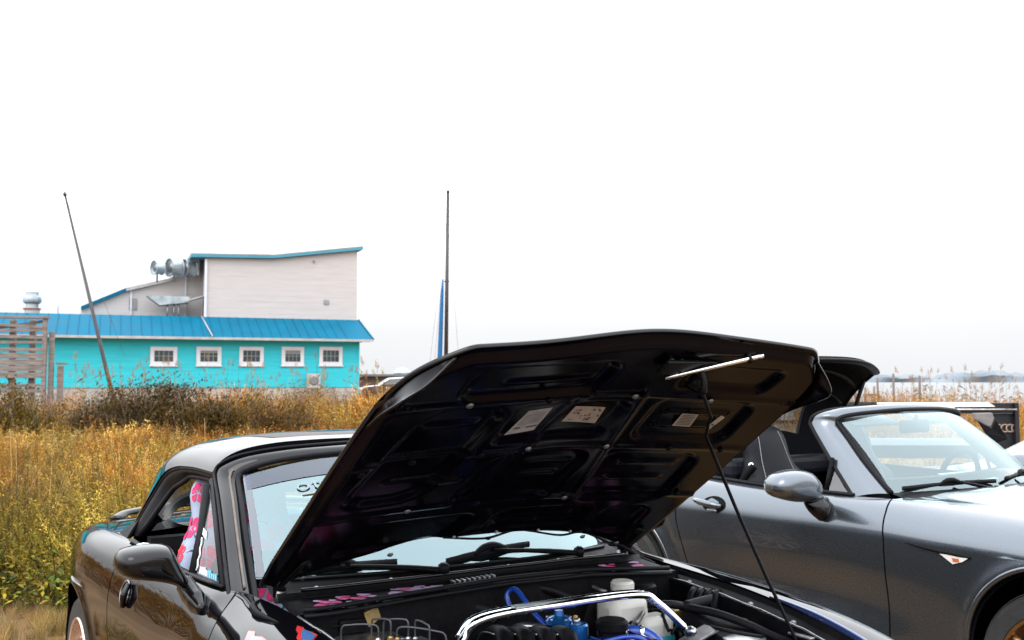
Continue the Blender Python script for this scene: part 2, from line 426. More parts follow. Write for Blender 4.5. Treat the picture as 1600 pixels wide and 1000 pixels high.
    MB().prism(cap2+[p+Vector((0, 0, .07)) for p in cap2[::-1]], v*9.6).build('tower_roof_edge', M_block, root, smooth=False)
    q = bu(509); zz = zt(472, q); vent = bx('wall_vent', M_steel, q-.17, q+.17, b0-.06, b0, zz-.16, zz+.16, tower)
    for i in range(4): bx('vent_slat', M_galv, q-.15, q+.15, b0-.08, b0-.05, zz-.13+i*.07, zz-.1+i*.07, vent)
    q = bu(489); zz = zt(408, q); bx('wall_lamp', M_steel, q-.06, q+.06, b0-.14, b0, zz-.08, zz+.08, tower)
    # stepped-back cream wing to the left, with sloping roofline
    wing_b = 6
    def fw(px): return face_u(px)-.0
    def zw(py, a): return CAM_H+(595-py)*(C.y+u.y*a+v.y*wing_b)/1600
    k = 1+wing_b*v.y/70
    def wu(px):
        a = (px-800)/1600; Cx = C.x+v.x*wing_b; Cy = C.y+v.y*wing_b
        return (a*Cy-Cx)/(u.x-a*u.y)
    pts = [(wu(125), zw(484, wu(125))), (wu(195), zw(455, wu(195))), (wu(262), zw(440, wu(262))), (wu(319), zw(404, wu(319)))]
    poly = [P(pts[0][0], wing_b, rise-.8)]+[P(a, wing_b, z) for a, z in pts]+[P(pts[-1][0], wing_b, rise-.8)]
    wing = MB().prism(poly[::-1], v*5).build('upper_wing', M_cream, root, smooth=False)
    for (p, q, m_, nm) in ((pts[0], pts[1], M_roofb, 'wing_roof'), (pts[1], pts[2], M_block, 'wing_roof_edge'), (pts[2], pts[3], M_block, 'wing_roof_edge')):
        A, B = P(p[0], wing_b-.3, p[1]), P(q[0], wing_b-.3, q[1])
        MB().prism([A, B, B+Vector((0, 0, .22)), A+Vector((0, 0, .22))], v*5.6).build(nm, m_, root, smooth=False)
    a = wu(205); bx('wing_door_trim', M_steel, a-.2, a+.3, wing_b-.06, wing_b-.01, zw(484, a), zw(466, a), wing)
    for px in (203, 288):
        a = wu(px); bx('downpipe', M_trimw, a-.05, a+.05, wing_b-.12, wing_b-.02, rise-.5, zw(452 if px == 203 else 432, a), wing)
    # exhaust ducts on the wing roof: three drums in a row, and a sloping duct below
    dr = empty('exhaust_duct', (0, 0, 0), 0, parent=root)
    for px, r, l in ((242, .52, .55), (268, .66, .8), (290, .62, .7)):
        a = wu(px); c = P(a, wing_b-1.3, zw(421, a))
        ax = (u*-1+v*-.45).normalized()
        Mx = axis_to(ax, c)
        d = MB().lathe([(r*.6, l*.5-.12), (r*.86, l*.5-.1), (r*.9, l*.5), (r, l*.5), (r, l*.38), (r*.82, l*.3), (r*.82, -l*.5), (r*.95, -l*.55), (r*.95, -l*.65)], Mx, 20).build('fan_drum', M_galv, root, auto=35)
        MB().lathe([(r*.58, l*.5-.13), (r*.58, l*.5-.10)], Mx, 16).build('fan_grille', M_steel, d)
        MB().tube([c, c-Vector((0, 0, 1.0))], .06, 6).build('bracket', M_steel, d)
    bpy.data.objects.remove(dr)
    a = wu(299); bx('fan_housing', M_galv, a-.5, a+.32, wing_b-1.4, wing_b, zw(432, a), zw(407, a))
    a0, a1 = wu(226), wu(291)
    zt0, zt1, zb1, zc1 = zw(465, a0), zw(465, a1), zw(477, a1), zw(480, wu(246))
    MB().prism([P(a0, wing_b-2.2, zt0), P(wu(246), wing_b-2.2, zc1), P(a1, wing_b-2.2, zb1+.05), P(a1, wing_b-2.2, zt1-.1)][::-1], v*1.6).build('sloping_duct', M_galv, root, smooth=False)
    MB().prism([P(wu(284), wing_b-2.4, zw(476, a1)), P(wu(315), wing_b-2.4, zw(466, a1)), P(wu(315), wing_b-2.4, zw(464, a1)), P(wu(284), wing_b-2.4, zw(473, a1))], v*1.2).build('duct_canopy', M_block, root, smooth=False)
    for px in (258, 268, 275): 
        a = wu(px); MB().tube([P(a, wing_b-2, rise-.3), P(a, wing_b-2, zb1)], .06, 6).build('duct_leg', M_steel, root)
    # roof vent turbine far left
    a = wu(50); c = P(a, wing_b-1, 0); z0 = zw(484, a); s = (C.y+u.y*a)/1600
    vt = MB().lathe([(12*s, 0), (12*s, 9*s)], Matrix.Translation(c+Vector((0, 0, z0-.4))), 18).build('vent_curb', M_block, root, auto=30)
    MB().lathe([(14*s, 0), (14*s, 2.2*s)], Matrix.Translation(c+Vector((0, 0, z0-.4+9*s))), 18).build('vent_flange', mat('rust', (.22, .09, .05), .8, noise=.3, nscale=6), root, auto=30)
    MB().lathe([(10*s, 0), (10*s, 7*s), (14*s, 10*s), (15*s, 14*s), (13.5*s, 20*s), (10.5*s, 20.5*s), (10*s, 23*s), (10*s, 27*s)], Matrix.Translation(c+Vector((0, 0, z0-.4+11*s))), 20).build('roof_ventilator', M_galv, root, auto=30)
    a = wu(89); MB().tube([P(a, wing_b, rise-.3), P(a, wing_b, zw(462, a))], [.03, .02], 5).build('vent_pipe', M_galv, root)
    # antennas on the tall block
    for px, py in ((412, 393), (424, 401)):
        a = face_u(px); MB().tube([P(a, b0+1, top[0][1]), P(a, b0+1, zt(py, a))], .035, 5).build('antenna', M_steel, root)
    # tall thin pilaster line where roof sections meet
    a = face_u(330); MB().tube([P(a, -ov, eave+.06)+nn*.03, P(a-.4, b1, rise+.03)+nn*.02], .05, 5).build('roof_flashing', M_block, roof)
    # outdoor air-conditioning box
    return root, P, face_u, C, u, v, zb, R
B_root, BP, B_fu, B_C, B_u, B_v, B_zb, B_R = building()

def wall_unit():
    a = B_fu(488); d = B_C.y+B_u.y*a
    zc = CAM_H-(595-595)*d/1600
    base = B_C+B_u*a-B_v*.55; base.z = 0
    root = empty('air_conditioner', base, math.atan2(B_u.y, B_u.x), 'grey air conditioner box standing against the turquoise wall below the last window', 'air conditioner')
    w, h = 20*d/1600, 22*d/1600; z0 = CAM_H-(606-595)*d/1600
    c = MB().box((0, 0, z0+h/2), (w, .4, h)).build('case', M_block, root, smooth=False, bevel=.02)
    MB().lathe([(w*.36, 0), (w*.36, .03), (w*.3, .03)], axis_to((0, -1, 0), (0, -.2, z0+h*.52)), 20).build('fan_guard', M_steel, root)
    for i in range(5): MB().box((-w*.42, -.21, z0+h*(.2+.14*i)), (w*.12, .02, .03)).build('louvre', M_steel, root, smooth=False)
    for s in (-1, 1): MB().box((s*w*.35, 0, z0/2), (.08, .36, z0)).build('leg', M_steel, root, smooth=False)
wall_unit()

def shed():
    c = at(600, 610, 95); s = 95/1600
    root = empty('low_shed', (c.x, c.y, 0), math.radians(4), 'low brown shed with flat dark roof beyond the turquoise building corner', 'shed')
    m = mat('brown_boards', (.12, .075, .062), .85, noise=.25, nscale=1.5, bump=.2, bscale=8)
    zt = CAM_H+7*s
    MB().box((3, 2, zt/2), (14, 4, zt)).build('wall', m, root, smooth=False)
    for i in range(12): MB().box((-3.6+i*1.15, -.03, zt/2), (.08, .06, zt-.1)).build('batten', m, root, smooth=False)
    MB().box((3, 2, zt+.1), (14.8, 5, .2)).build('roof', M_steel, root, smooth=False)
    MB().lathe([(.8, 0), (.8, .25), (.5, .55), (.1, .7)], Matrix.Translation((1.6, 1.5, zt+.15)), 14).build('roof_vent', M_galv, root)
    # white boat-like van roof in front: parked car
shed()

def parked_white_car():
    c = at(600, 612, 60); s = 60/1600
    root = empty('parked_white_car', (c.x+.6, c.y, .25), math.radians(12), 'small white parked car half hidden behind the raised hood edge', 'car')
    m = mat('white_car_paint', (.45, .47, .49), .3, coat=1)
    # side profile (x forward to the left), loft across the width
    prof = [(-1.9, .35), (-2.0, .7), (-1.7, .88), (-.95, .95), (-.35, 1.36), (.5, 1.42), (1.2, 1.2), (1.75, .95), (2.0, .85), (2.05, .4)]
    P = []
    for y, k in ((-.85, .93), (-.8, .99), (-.4, 1.0), (.4, 1.0), (.8, .99), (.85, .93)): P.append([(x, y, .3+(z-.3)*k) for x, z in prof])
    MB().grid(P, flip=True).build('body', m, root, auto=40)
    MB().grid([[(-.93, -.62, 1.0), (-.93, .62, 1.0)], [(-.42, -.55, 1.335), (-.42, .55, 1.335)]]).build('windshield', M_dglass, root)
    for y in (-.86, .86):
        MB().add([(-.7, y, .98), (1.1, y, 1.0), (.85, y*.97, 1.28), (-.25, y*.97, 1.3)], [(0, 1, 2, 3)]).build('side_window', M_dglass, root, smooth=False)
        for x in (-1.25, 1.3):
            MB().lathe([(.2, -.09), (.32, -.09), (.34, 0), (.32, .09), (.2, .09)], axis_to((0, 1, 0), (x, y*.95, .32)), 18).build('wheel', M_tyre, root)
    MB().box((-1.93, -.55, .72), (.1, .3, .14)).build('headlight', M_chrome, root, smooth=False, bevel=.02)
    MB().box((-1.93, .55, .72), (.1, .3, .14)).build('headlight', M_chrome, root, smooth=False, bevel=.02)
parked_white_car()

# ------------------------------------------------------------------ slatted timber structure at far left
def timber():
    D = 33; s = D/1600
    c = at(60, 600, D)
    root = empty('slatted_timber_stand', (c.x, c.y, 0), math.radians(6), 'weathered grey slatted timber stand at the far left edge', 'timber stand')
    def X(px): return (px-60)*s
    def Z(py): return CAM_H+(595-py)*s
    for px, w in ((68, 6), (76, 7)): MB().box((X(px), .0 if px < 70 else .15, (Z(496 if px < 70 else 518))/2), (w*s, .14, Z(496 if px < 70 else 518))).build('post', M_wood, root, smooth=False, bevel=.01)
    for px in (44, 14, -20): MB().box((X(px), .35, Z(499)/2), (9*s, .14, Z(499))).build('post', M_wood, root, smooth=False, bevel=.01)
    MB().box((X(10), -.02, Z(496)), (128*s, .2, 4*s)).build('top_rail', M_wood, root, smooth=False, bevel=.01)
    for k, (py, h, t) in enumerate(((508, 4.5, 3), (517, 5, -1.5), (526, 5, 1), (535, 4, 0), (546, 5, .6), (556, 9, 0), (566, 9, .3), (576, 9, -.4), (586, 9, .2))):
        R = Matrix.Rotation(math.radians(t), 3, 'Y')
        MB().box((X(4), -.06+.015*(k % 3), Z(py)), (124*s, .05, h*s), R).build('slat', M_wood, root, smooth=False, bevel=.006)
    for py in (602, 611): MB().box((X(4), -.04, Z(py)), (124*s, .05, 5*s)).build('slat', M_wood, root, smooth=False, bevel=.006)
    # diagonal brace
    R = Matrix.Rotation(math.radians(-9), 3, 'Y')
    MB().box((X(25), .1, Z(508)), (86*s, .06, 4*s), R).build('brace', M_wood, root, smooth=False)
    MB().box((X(90), .3, Z(568)), (14*s, .3, 3*s)).build('ledge', M_wood, root, smooth=False)
    MB().box((X(88), .3, Z(600)), (7*s, .2, 56*s)).build('post', M_wood, root, smooth=False)
timber()

# ------------------------------------------------------------------ masts
M_mast = mat('dark_mast', (.045, .04, .045), .4, metal=.4, noise=.2, nscale=4)
M_sail = mat('blue_sail_cover', (.004, .10, .27), .7, noise=.2, nscale=3, bump=.2, bscale=6)
def masts():
    D = 45
    b = at(170, 620, D); p = at(168, 585, D); t = at(102, 306, D)
    root = empty('leaning_mast', (b.x, b.y, b.z-.6), 0, 'thin dark mast leaning left in front of the turquoise building', 'mast')
    o = root.location
    dirn = (p-t).normalized(); foot = p+dirn*(p.z+.1)
    MB().tube([foot-o, p-o, t-o], [.10, .095, .05], 8).build('pole', M_mast, root)
    MB().lathe([(.07, 0), (.09, .05), (.06, .14), (.02, .2)], axis_to(-dirn, t-o), 10).build('mast_cap', M_mast, root)
    MB().tube([t-o, at(196, 560, D+3)-o], .008, 4).build('stay_wire', M_steel, root)
    D = 58
    b = at(696, 640, D); t = at(700, 302, D)
    root = empty('sailboat_mast', (b.x, b.y, 0), 0, 'upright dark mast with a furled blue sail rising behind the hood', 'mast')
    o = root.location
    MB().tube([Vector((b.x, b.y, 0))-o, t-o], [.13, .09], 10).build('pole', M_mast, root)
    MB().tube([at(692, 436, D)-o+Vector((0, .05, 0)), at(690, 480, D)-o, at(685, 620, D)-o], [.04, .09, .13, .15], 10, smooth=4).build('furled_sail', M_sail, root)
    MB().box(at(698, 440, D)-o, (.3, .1, .06)).build('spreader', M_mast, root, smooth=False)
    for px in (668, 720, 676): MB().tube([at(699, 330, D)-o, at(px, 600, D)-o], .007, 4).build('stay_wire', M_steel, root)
    MB().lathe([(.05, 0), (.1, .04), (.1, .12), (.03, .2)], axis_to((0, 0, 1), t-o), 10).build('mast_cap', M_mast, root)
masts()

# ------------------------------------------------------------------ pier posts and rails on the right
def pier():
    posts = [(1372, 590, 70, 3.2, 'thin'), (1397, 584, 66, 3.6, 'tall'), (1438, 587, 62, 3.8, 'stout')]
    lab = ['weathered pier post, leftmost of the three tall ones right of the hood', 'tallest weathered pier post standing in the pale water', 'stout weathered pier post at the edge of the reeds']
    for (px, py, D, w, _), lb in zip(posts, lab):
        b = at(px, 640, D); s = D/1600; t = at(px, py, D)
        m = MB().lathe([(w*s*.55, -1.2), (w*s*.52, (t.z)*.5), (w*s*.48, t.z-.1), (w*s*.44, t.z), (w*s*.2, t.z+.03)], seg=10)
        o = m.build('pier_post', M_wood); o.location = (b.x, b.y, 0); tag(o, lb, 'post', 'pier posts')
    D = 85; s = D/1600
    c = at(1330, 620, D)
    root = empty('low_pier', (c.x, c.y, 0), 0, 'low wooden pier with short posts and rails in the water', 'pier')
    for px, py in ((1308, 606), (1322, 606), (1337, 604), (1342, 604), (1352, 605), (1366, 604)):
        z = CAM_H+(595-py)*s; MB().tube([((px-1330)*s, 0, -1.2), ((px-1330)*s, 0, z)], .10, 8).build('post', M_wood, root)
    for x0, x1, py in ((1296, 1340, 617), (1348, 1368, 617)):
        MB().box(((x0+x1)/2*s-1330*s, -.1, CAM_H+(595-py)*s), ((x1-x0)*s, .12, .22)).build('rail', mat('brown_timber', (.20, .12, .09), .85, noise=.3, nscale=3), root, smooth=False)
    for i in range(14): MB().box(((1296+i*5.2-1330)*s, .6, CAM_H+(595-621)*s), (.25, 1.4, .06)).build('plank', M_wood, root, smooth=False)
pier()
# ================================================================== black hardtop roadster
# car frame: x forward from the front axle, y to the car's left, z up
PSI_B = math.radians(32.0)
car = empty('black_roadster', (.183, 2.62, 0), PSI_B-math.pi/2, 'glossy black hardtop roadster with its hood propped open', 'car')

nW = spline([-3.06, -2.98, -2.78, -2.5, -2.25, -1.9, -1.4, -1.0, -.6, -.2, .1, .4, .62, .8], [.50, .66, .765, .815, .835, .822, .803, .80, .812, .83, .838, .82, .76, .6])
nZ = spline([-3.06, -2.8, -2.5, -2.1, -1.8, -1.5, -1.2, -.9, -.7, -.6, -.4, -.15, .06, .2, .33, .6, .8], [.78, .812, .832, .85, .857, .856, .855, .862, .868, .864, .858, .846, .825, .805, .777, .70, .6])
nY = spline([-3.06, -2.8, -2.5, -2.1, -1.75, -1.2, -.85, -.72, -.6, -.4, .3, .8], [.42, .60, .67, .71, .722, .718, .712, .70, .655, .632, .622, .5])
nN = spline([-3.06, -2.5, -2.1, -1.75, -1.3, -.8, -.5, -.3, .8], [2.4, 2.6, 2.5, 1.9, 1.65, 1.8, 2.5, 3.0, 3.0])
def n_low(x):
    z = np.full_like(x, .20)
    for xa in (0, -2.265):
        d = .335**2-(x-xa)**2
        z = np.where(d > 0, np.maximum(z, .305+np.sqrt(np.maximum(d, 0))), z)
    return z
def n_side(x, t):
    """t 0..1 shoulder, 1..2 lower flank"""
    zm = .655-.03*np.exp(-((x+1.2)/.5)**2); zt, yt, W, n = nZ(x), nY(x), nW(x), nN(x)
    ph = np.clip(t, 0, 1)*math.pi/2
    y = yt+(W-yt)*np.sin(ph)**(2/n); z = zm+(zt-zm)*np.maximum(np.cos(ph), 0)**(2/n)
    zl = n_low(x); q = np.clip(t-1, 0, 1)
    z2 = zm+(zl-zm)*q
    y2 = W-.055*((zm-z2)/.45)**2
    # flared lip just above the wheel openings
    lip = np.zeros_like(x)
    for xa in (0, -2.265):
        r = np.hypot(x-xa, z2-.305); lip = np.maximum(lip, .012*np.exp(-((r-.335)/.03)**2))
    return np.where(t <= 1, y, y2+lip), np.where(t <= 1, z, z2)
def n_xs(a, b):
    xs = list(np.linspace(a, b, max(12, int(abs(b-a)/.035))))
    for xa in (0, -2.265):
        for s in (-1, 1):
            for k in np.linspace(0, 1, 18): xs.append(xa+s*.335*(1-.25*k*k)); xs.append(xa+s*(.335+.02*k))
    lo, hi = min(a, b), max(a, b)
    return np.array(sorted(set(round(float(x), 4) for x in xs if lo-1e-6 <= x <= hi+1e-6)))
def n_panel(name, x0, x1, sgn, sh0=None, sh1=None, m=None, t0=0, t1=2.0):
    """body side panel between two shut lines (functions of t that shift the end)"""
    xs = n_xs(x0, x1); ts = np.concatenate([np.linspace(t0, 1, 26), np.linspace(1, t1, 18)[1:]])
    X, T = np.meshgrid(xs, ts, indexing='ij')
    f = (X-x0)/(x1-x0)
    if sh0 is not None: X = X+(1-np.clip(f/.25, 0, 1))*sh0(T)
    if sh1 is not None: X = X+(np.clip((f-.75)/.25, 0, 1))*sh1(T)
    Y, Z = n_side(X, T)
    P = np.stack([X, sgn*Y, Z], -1)
    return MB().grid(P, flip=(sgn < 0)).build(name, m or M_black, car, solid=.007)
shutF = lambda T: np.where(T < .9, -.11+.14*np.sin(np.clip(T/.9, 0, 1)*math.pi/2), .03)
body = {}
for sg in (-1, 1):
    body['q', sg] = n_panel('quarter_panel', -3.05, -1.735, sg)
    body['d', sg] = n_panel('door', -1.727, -.563, sg, sh1=shutF)
    body['f', sg] = n_panel('front_fender', -.555, .80, sg, sh0=shutF)
    # dark jamb behind the shut lines
    for x in (-1.731, -.55):
        xs = np.linspace(x-.1, x+.1, 5); ts = np.linspace(.05, 1.98, 24); X, T = np.meshgrid(xs, ts, indexing='ij')
        X2 = X+(shutF(T) if x > -1 else 0); Y, Z = n_side(X2, T)
        MB().grid(np.stack([X2, sg*(Y-.022), Z], -1), flip=sg > 0).build('door_jamb', M_trim, car)
    # wheel wells
    for xa in (0, -2.265):
        MB().lathe([(.36, -.30), (.36, .02)], axis_to((0, sg, 0), (xa, sg*.79, .31)), 28, cap=False).build('wheel_well', M_trim, car)
        MB().lathe([(.36, 0), (.05, .0)], axis_to((0, sg, 0), (xa, sg*.50, .31)), 28, cap=False).build('wheel_well', M_trim, car)
# boot deck and tail
xs = np.linspace(-3.05, -2.02, 24); vv = np.linspace(-1, 1, 21); X, Vv = np.meshgrid(xs, vv, indexing='ij')
Z = nZ(X)-.004+.035*(1-Vv**2)*sstep(-3.05, -2.8, X); MB().grid(np.stack([X, Vv*nY(X), Z], -1)).build('boot_lid', M_black, car)
MB().tube([(-2.93, -.56, .80), (-3.0, -.45, .822), (-3.03, 0, .845), (-3.0, .45, .822), (-2.93, .56, .80)], .022, 10, smooth=8, squash=(1.6, .6)).build('tail_spoiler', M_black, car)
ys = np.linspace(-1, 1, 15); zs = np.linspace(0, 1, 10)
MB().grid([[(-3.05-.05*math.sin(z*math.pi), .43*y*(1.12-.1*z), .2+z*.585) for z in zs] for y in ys]).build('tail_panel', M_black, car)
MB().box((-1.2, 0, .19), (3.3, 1.4, .04)).build('floor_pan', M_trim, car, smooth=False)
# sill
for sg in (-1, 1): MB().box((-1.13, sg*.74, .2), (1.5, .09, .1)).build('sill', M_black, car, smooth=False, bevel=.03)

# ---- hardtop
tZ = spline([-1.12, -1.3, -1.5, -1.7, -1.85, -2.0, -2.2, -2.45], [1.228, 1.237, 1.238, 1.228, 1.21, 1.17, 1.075, .90])
tE = spline([-1.12, -1.26, -1.42, -1.63, -1.78, -1.87, -1.92, -1.955, -1.99, -2.45], [1.128, 1.135, 1.136, 1.128, 1.108, 1.075, 1.02, .94, .845, .815])
_tc = catmull([(y, d, 0) for y, d in ((0, 0), (.2, .003), (.3, .007), (.39, .014), (.47, .028), (.52, .045), (.556, .070), (.578, .105), (.597, .15), (.62, .20), (.652, .27), (.685, .34), (.72, .41))], 12)
_ty = np.array([p.x for p in _tc]); _td = np.maximum.accumulate(np.array([p.y for p in _tc])+np.linspace(0, 1e-6, len(_tc)))
_ts = np.concatenate([[0], np.cumsum(np.hypot(np.diff(_ty), np.diff(_td)))])
def top_pt(x, k):
    """k -1..1 across the section from right edge to left edge: crowned roof, tight shoulder, sloping side"""
    zc = tZ(x); smax = np.interp(np.maximum(zc-tE(x), .01), _td, _ts); s_ = np.abs(k)*smax
    y = np.interp(s_, _ts, _ty)*(1-.22*(1-sstep(-2.42, -1.98, x))); return np.sign(k)*y, zc-np.interp(s_, _ts, _td)
xs = np.linspace(-1.165, -2.40, 64); ks = np.sin(np.linspace(-math.pi/2, math.pi/2, 61))*.35+np.linspace(-1, 1, 61)*.65
X, K = np.meshgrid(xs, ks, indexing='ij')
# front edge follows the header curve
X = np.where(X > -1.4, X+(X+1.4)/.235*(-.09*K**2+.012), X)
Y, Z = top_pt(X, K); P = np.stack([X, Y, Z], -1)
mb = MB().grid(P)
nb = len(ks)
def in_glass(f):
    c = np.mean([mb.V[i] for i in f], axis=0); return c[0] < -1.98-.10*abs(c[1]/.5)**3 and c[0] > -2.34 and abs(c[1]) < .50
g_f = [f for f in mb.F if in_glass(f)]; mb.F = [f for f in mb.F if not in_glass(f)]
top = mb.build('hardtop', M_black, car, solid=.018)
MB().add(mb.V, g_f).build('rear_window', M_dglass, car)
MB().grid(np.stack([X[:, 2:-2], Y[:, 2:-2]*.965, Z[:, 2:-2]-.03], -1)[2:38]).build('headliner', mat('headliner', (.05, .05, .05), .9, noise=.2, nscale=30), car)
for sg in (-1, 1):
    j = 0 if sg < 0 else nb-1
    edge = [P[i, j] for i in range(0, 43)]
    # weatherstrip band inside the opening: outer lip, flat channel, inner lip
    cx_, cz_ = -1.50, .93; e3 = [Vector(p) for p in edge]; band = []
    for q, dy in ((0, .004), (.30, .010), (.55, .004), (1.0, -.016)):
        r = []
        for p in e3:
            w_ = .030+.055*sstep(-1.6, -1.85, p.x) if p.x < -1.6 else .030
            d_ = Vector((cx_-p.x, 0, cz_-p.z)); d_.x *= sstep(-1.5, -1.8, p.x) if p.x > -1.8 else 1; d_.normalize()
            r.append(tuple(p+d_*float(w_)*q+Vector((0, sg*(dy+.05*max(0, (1.0-p.z)) ), 0))))
        band.append(r)
    MB().grid(band, flip=sg > 0).build('roof_seal', M_rubber, car)
    MB().tube([Vector(p) for p in band[0]], .008, 8).build('roof_seal_lip', M_rubber, car)
    MB().tube([Vector(p) for p in band[3]], .010, 8).build('roof_seal_lip', M_rubber, car)
    # matt black quarter trim at the foot of the hardtop
    MB().grid([[(-2.03, sg*.655, .905), (-2.08, sg*.685, .872), (-2.13, sg*.703, .842)], [(-1.945, sg*.668, .915), (-1.93, sg*.695, .88), (-1.91, sg*.718, .852)]], flip=sg < 0).build('quarter_trim', M_trim, car, solid=.008)
    # belt moulding along the door top
    MB().tube([(x, sg*(nY(x)+.0), float(nZ(x))+.006) for x in np.linspace(-1.80, -.72, 14)], .008, 6, squash=(1.6, .7)).build('belt_moulding', M_rubber, car)

# ---- windshield frame, glass
outer_h = [(-.58, .722, .80), (-.69, .70, .862), (-.82, .673, .925), (-.95, .645, .992), (-1.10, .614, 1.065), (-1.215, .592, 1.118), (-1.243, .583, 1.142), (-1.235, .566, 1.165), (-1.212, .51, 1.191), (-1.184, .39, 1.211), (-1.152, .24, 1.221), (-1.142, .10, 1.226)]
inner_h = [(-.62, .64, .82), (-.73, .62, .880), (-.825, .602, .935), (-.915, .585, .992), (-1.03, .561, 1.060), (-1.12, .543, 1.108), (-1.150, .534, 1.128), (-1.157, .514, 1.147), (-1.135, .44, 1.172), (-1.108, .341, 1.188), (-1.083, .22, 1.198), (-1.068, .10, 1.203)]
def full(h): return [(x, -y, z) for x, y, z in h]+[(x, y, z) for x, y, z in h[::-1]]
O, I = catmull(full(outer_h), 5), catmull(full(inner_h), 5)
rows = []
for k in range(9):
    t = k/8; r = []
    for a, b in zip(O, I):
        p = a.lerp(b, t); nrm = Vector((.65, 0, .55)) if abs(p.y) < .5 else Vector((.55, math.copysign(.5, p.y), .35))
        r.append(p+nrm.normalized()*.016*math.sin(math.pi*t)**.8)
    rows.append(r)
MB().grid([[tuple(p) for p in r] for r in rows]).build('windshield_frame', M_black, car, solid=.02)
MB().tube([p+Vector((.005, 0, .007)) for p in O], .0055, 6).build('header_seal', M_rubber, car)
MB().tube([p+Vector((.006, 0, .004)) for p in I], .0095, 8).build('windshield_moulding', M_rubber, car)
for sg in (-1, 1):
    q = [p+Vector((.003, sg*.002, .002)) for p in rows[6] if p.y*sg > .535 and p.z > .86]
    MB().tube(q, .0045, 6).build('pillar_trim', M_oldrub, car)
def ws_pt(s, k):
    """s 0 base..1 top, k -1..1"""
    y = k
    bx_, bz = -.49-.24*abs(k)**2.0, .905-.025*k*k
    tx, tz = -1.065-.095*k*k, 1.204-.064*abs(k)**3
    by, ty = .62*k, .527*k
    bul = .028*math.sin(math.pi*s)*(1-.6*k*k)
    return (bx_+(tx-bx_)*s+bul*.6, by+(ty-by)*s, bz+(tz-bz)*s+bul*.6)
MB().grid([[ws_pt(s, k) for k in np.linspace(-.985, .985, 33)] for s in np.linspace(.012, .985, 21)], flip=True).build('windshield', M_wind, car)
M_shade = glass_mat('sun_band_glass', (.36, .42, .58), .05, reflect_col=(.75, .82, .95))
MB().grid([[Vector(ws_pt(s, k))+Vector((.0015, 0, .0015)) for k in np.linspace(-.975, .975, 33)] for s in np.linspace(.80, .975, 6)], flip=True).build('sun_band', M_shade, car)
# dark printed border
M_frit = mat('glass_border', (.10, .11, .13), .3)
for sg in (-1, 1):
    MB().grid([[Vector(ws_pt(s, sg*k))+Vector((.001, 0, .001)) for k in (.952, .966, .983)] for s in np.linspace(.02, .97, 16)], flip=sg > 0).build('glass_border', M_frit, car)
# faded banner letters along the top of the windshield
M_let = mat('faded_letters', (.16, .21, .23), .6)
def ws_frame(s, k):
    p = Vector(ws_pt(s, k)); du = (Vector(ws_pt(s, k+.02))-p).normalized(); dv = (Vector(ws_pt(s+.02, k))-p).normalized(); n = du.cross(dv).normalized()
    if n.x < 0: n = -n
    Mx = Matrix((du, dv, n)).transposed().to_4x4(); Mx.translation = p+n*.004; return Mx
for ch, k in zip('oter', (-.70, -.63, -.57, -.51)): text_mesh('banner_letter', ch, .085, ws_frame(.72, k), M_let, car, extrude=.0005)
MB().grid([[Vector(ws_pt(s, k))+Vector((.003, 0, .003)) for k in np.linspace(-.72, -.3, 8)] for s in (.635, .655)], flip=True).build('banner_line', M_let, car)

# ---- vent window and window bars
for sg in (-1, 1):
    MB().tube([(-1.205, sg*.618, 1.105), (-1.10, sg*.66, .98), (-1.005, sg*.712, .858)], .011, 8, squash=(1.3, .9)).build('vent_bar', M_rubber, car)
    A = [(-1.195, sg*.614, 1.10), (-1.0, sg*.71, .862), (-.735, sg*.698, .872), (-.95, sg*.648, .985)]
    MB().add(A, [(0, 1, 2, 3)]).build('vent_window', M_glass, car, smooth=False)
    MB().tube([(-1.225, sg*.596, 1.118), (-.96, sg*.652, .985), (-.73, sg*.70, .868)], .010, 8).build('pillar_seal', M_rubber, car)
    MB().add([(-.80, sg*.695, .866), (-.70, sg*.702, .866), (-.79, sg*.684, .925)], [(0, 1, 2)]).build('mirror_sail', M_trim, car, solid=.012, smooth=False)
# sticker strip low on the vent window: torn white edge and blue lettering
M_stk = mat('pale_sticker', (.72, .76, .80), .5); M_stkb = mat('blue_sticker', (.10, .45, .62), .5)
vn = Vector((.2, -.95, .2)).normalized()*.004
def vw(a, b):  # a along the base 0..1 rear->front, b height
    p = Vector((-1.0, -.71, .862)).lerp(Vector((-.735, -.698, .872)), a); q = Vector((-1.195, -.614, 1.10)).lerp(Vector((-.95, -.648, .985)), a)
    return p.lerp(q, b)+vn
for i in range(9):
    a = .22+.068*i; MB().add([vw(a, .05), vw(a+.05, .05), vw(a+.05, .125+.02*(i % 3)), vw(a, .13)], [(0, 1, 2, 3)]).build('sticker_letter', M_stkb if i > 3 else M_stk, car, smooth=False)
cr = [(.10, .06), (.13, .12), (.105, .18), (.15, .25), (.11, .31), (.14, .38), (.12, .44)]
MB().tube([vw(*c) for c in cr], .0028, 4).build('torn_sticker_edge', M_stk, car)
MB().add([vw(.12, .48), vw(.30, .48), vw(.30, .58), vw(.12, .56)], [(0, 1, 2, 3)]).build('small_sticker', M_stk, car, smooth=False)

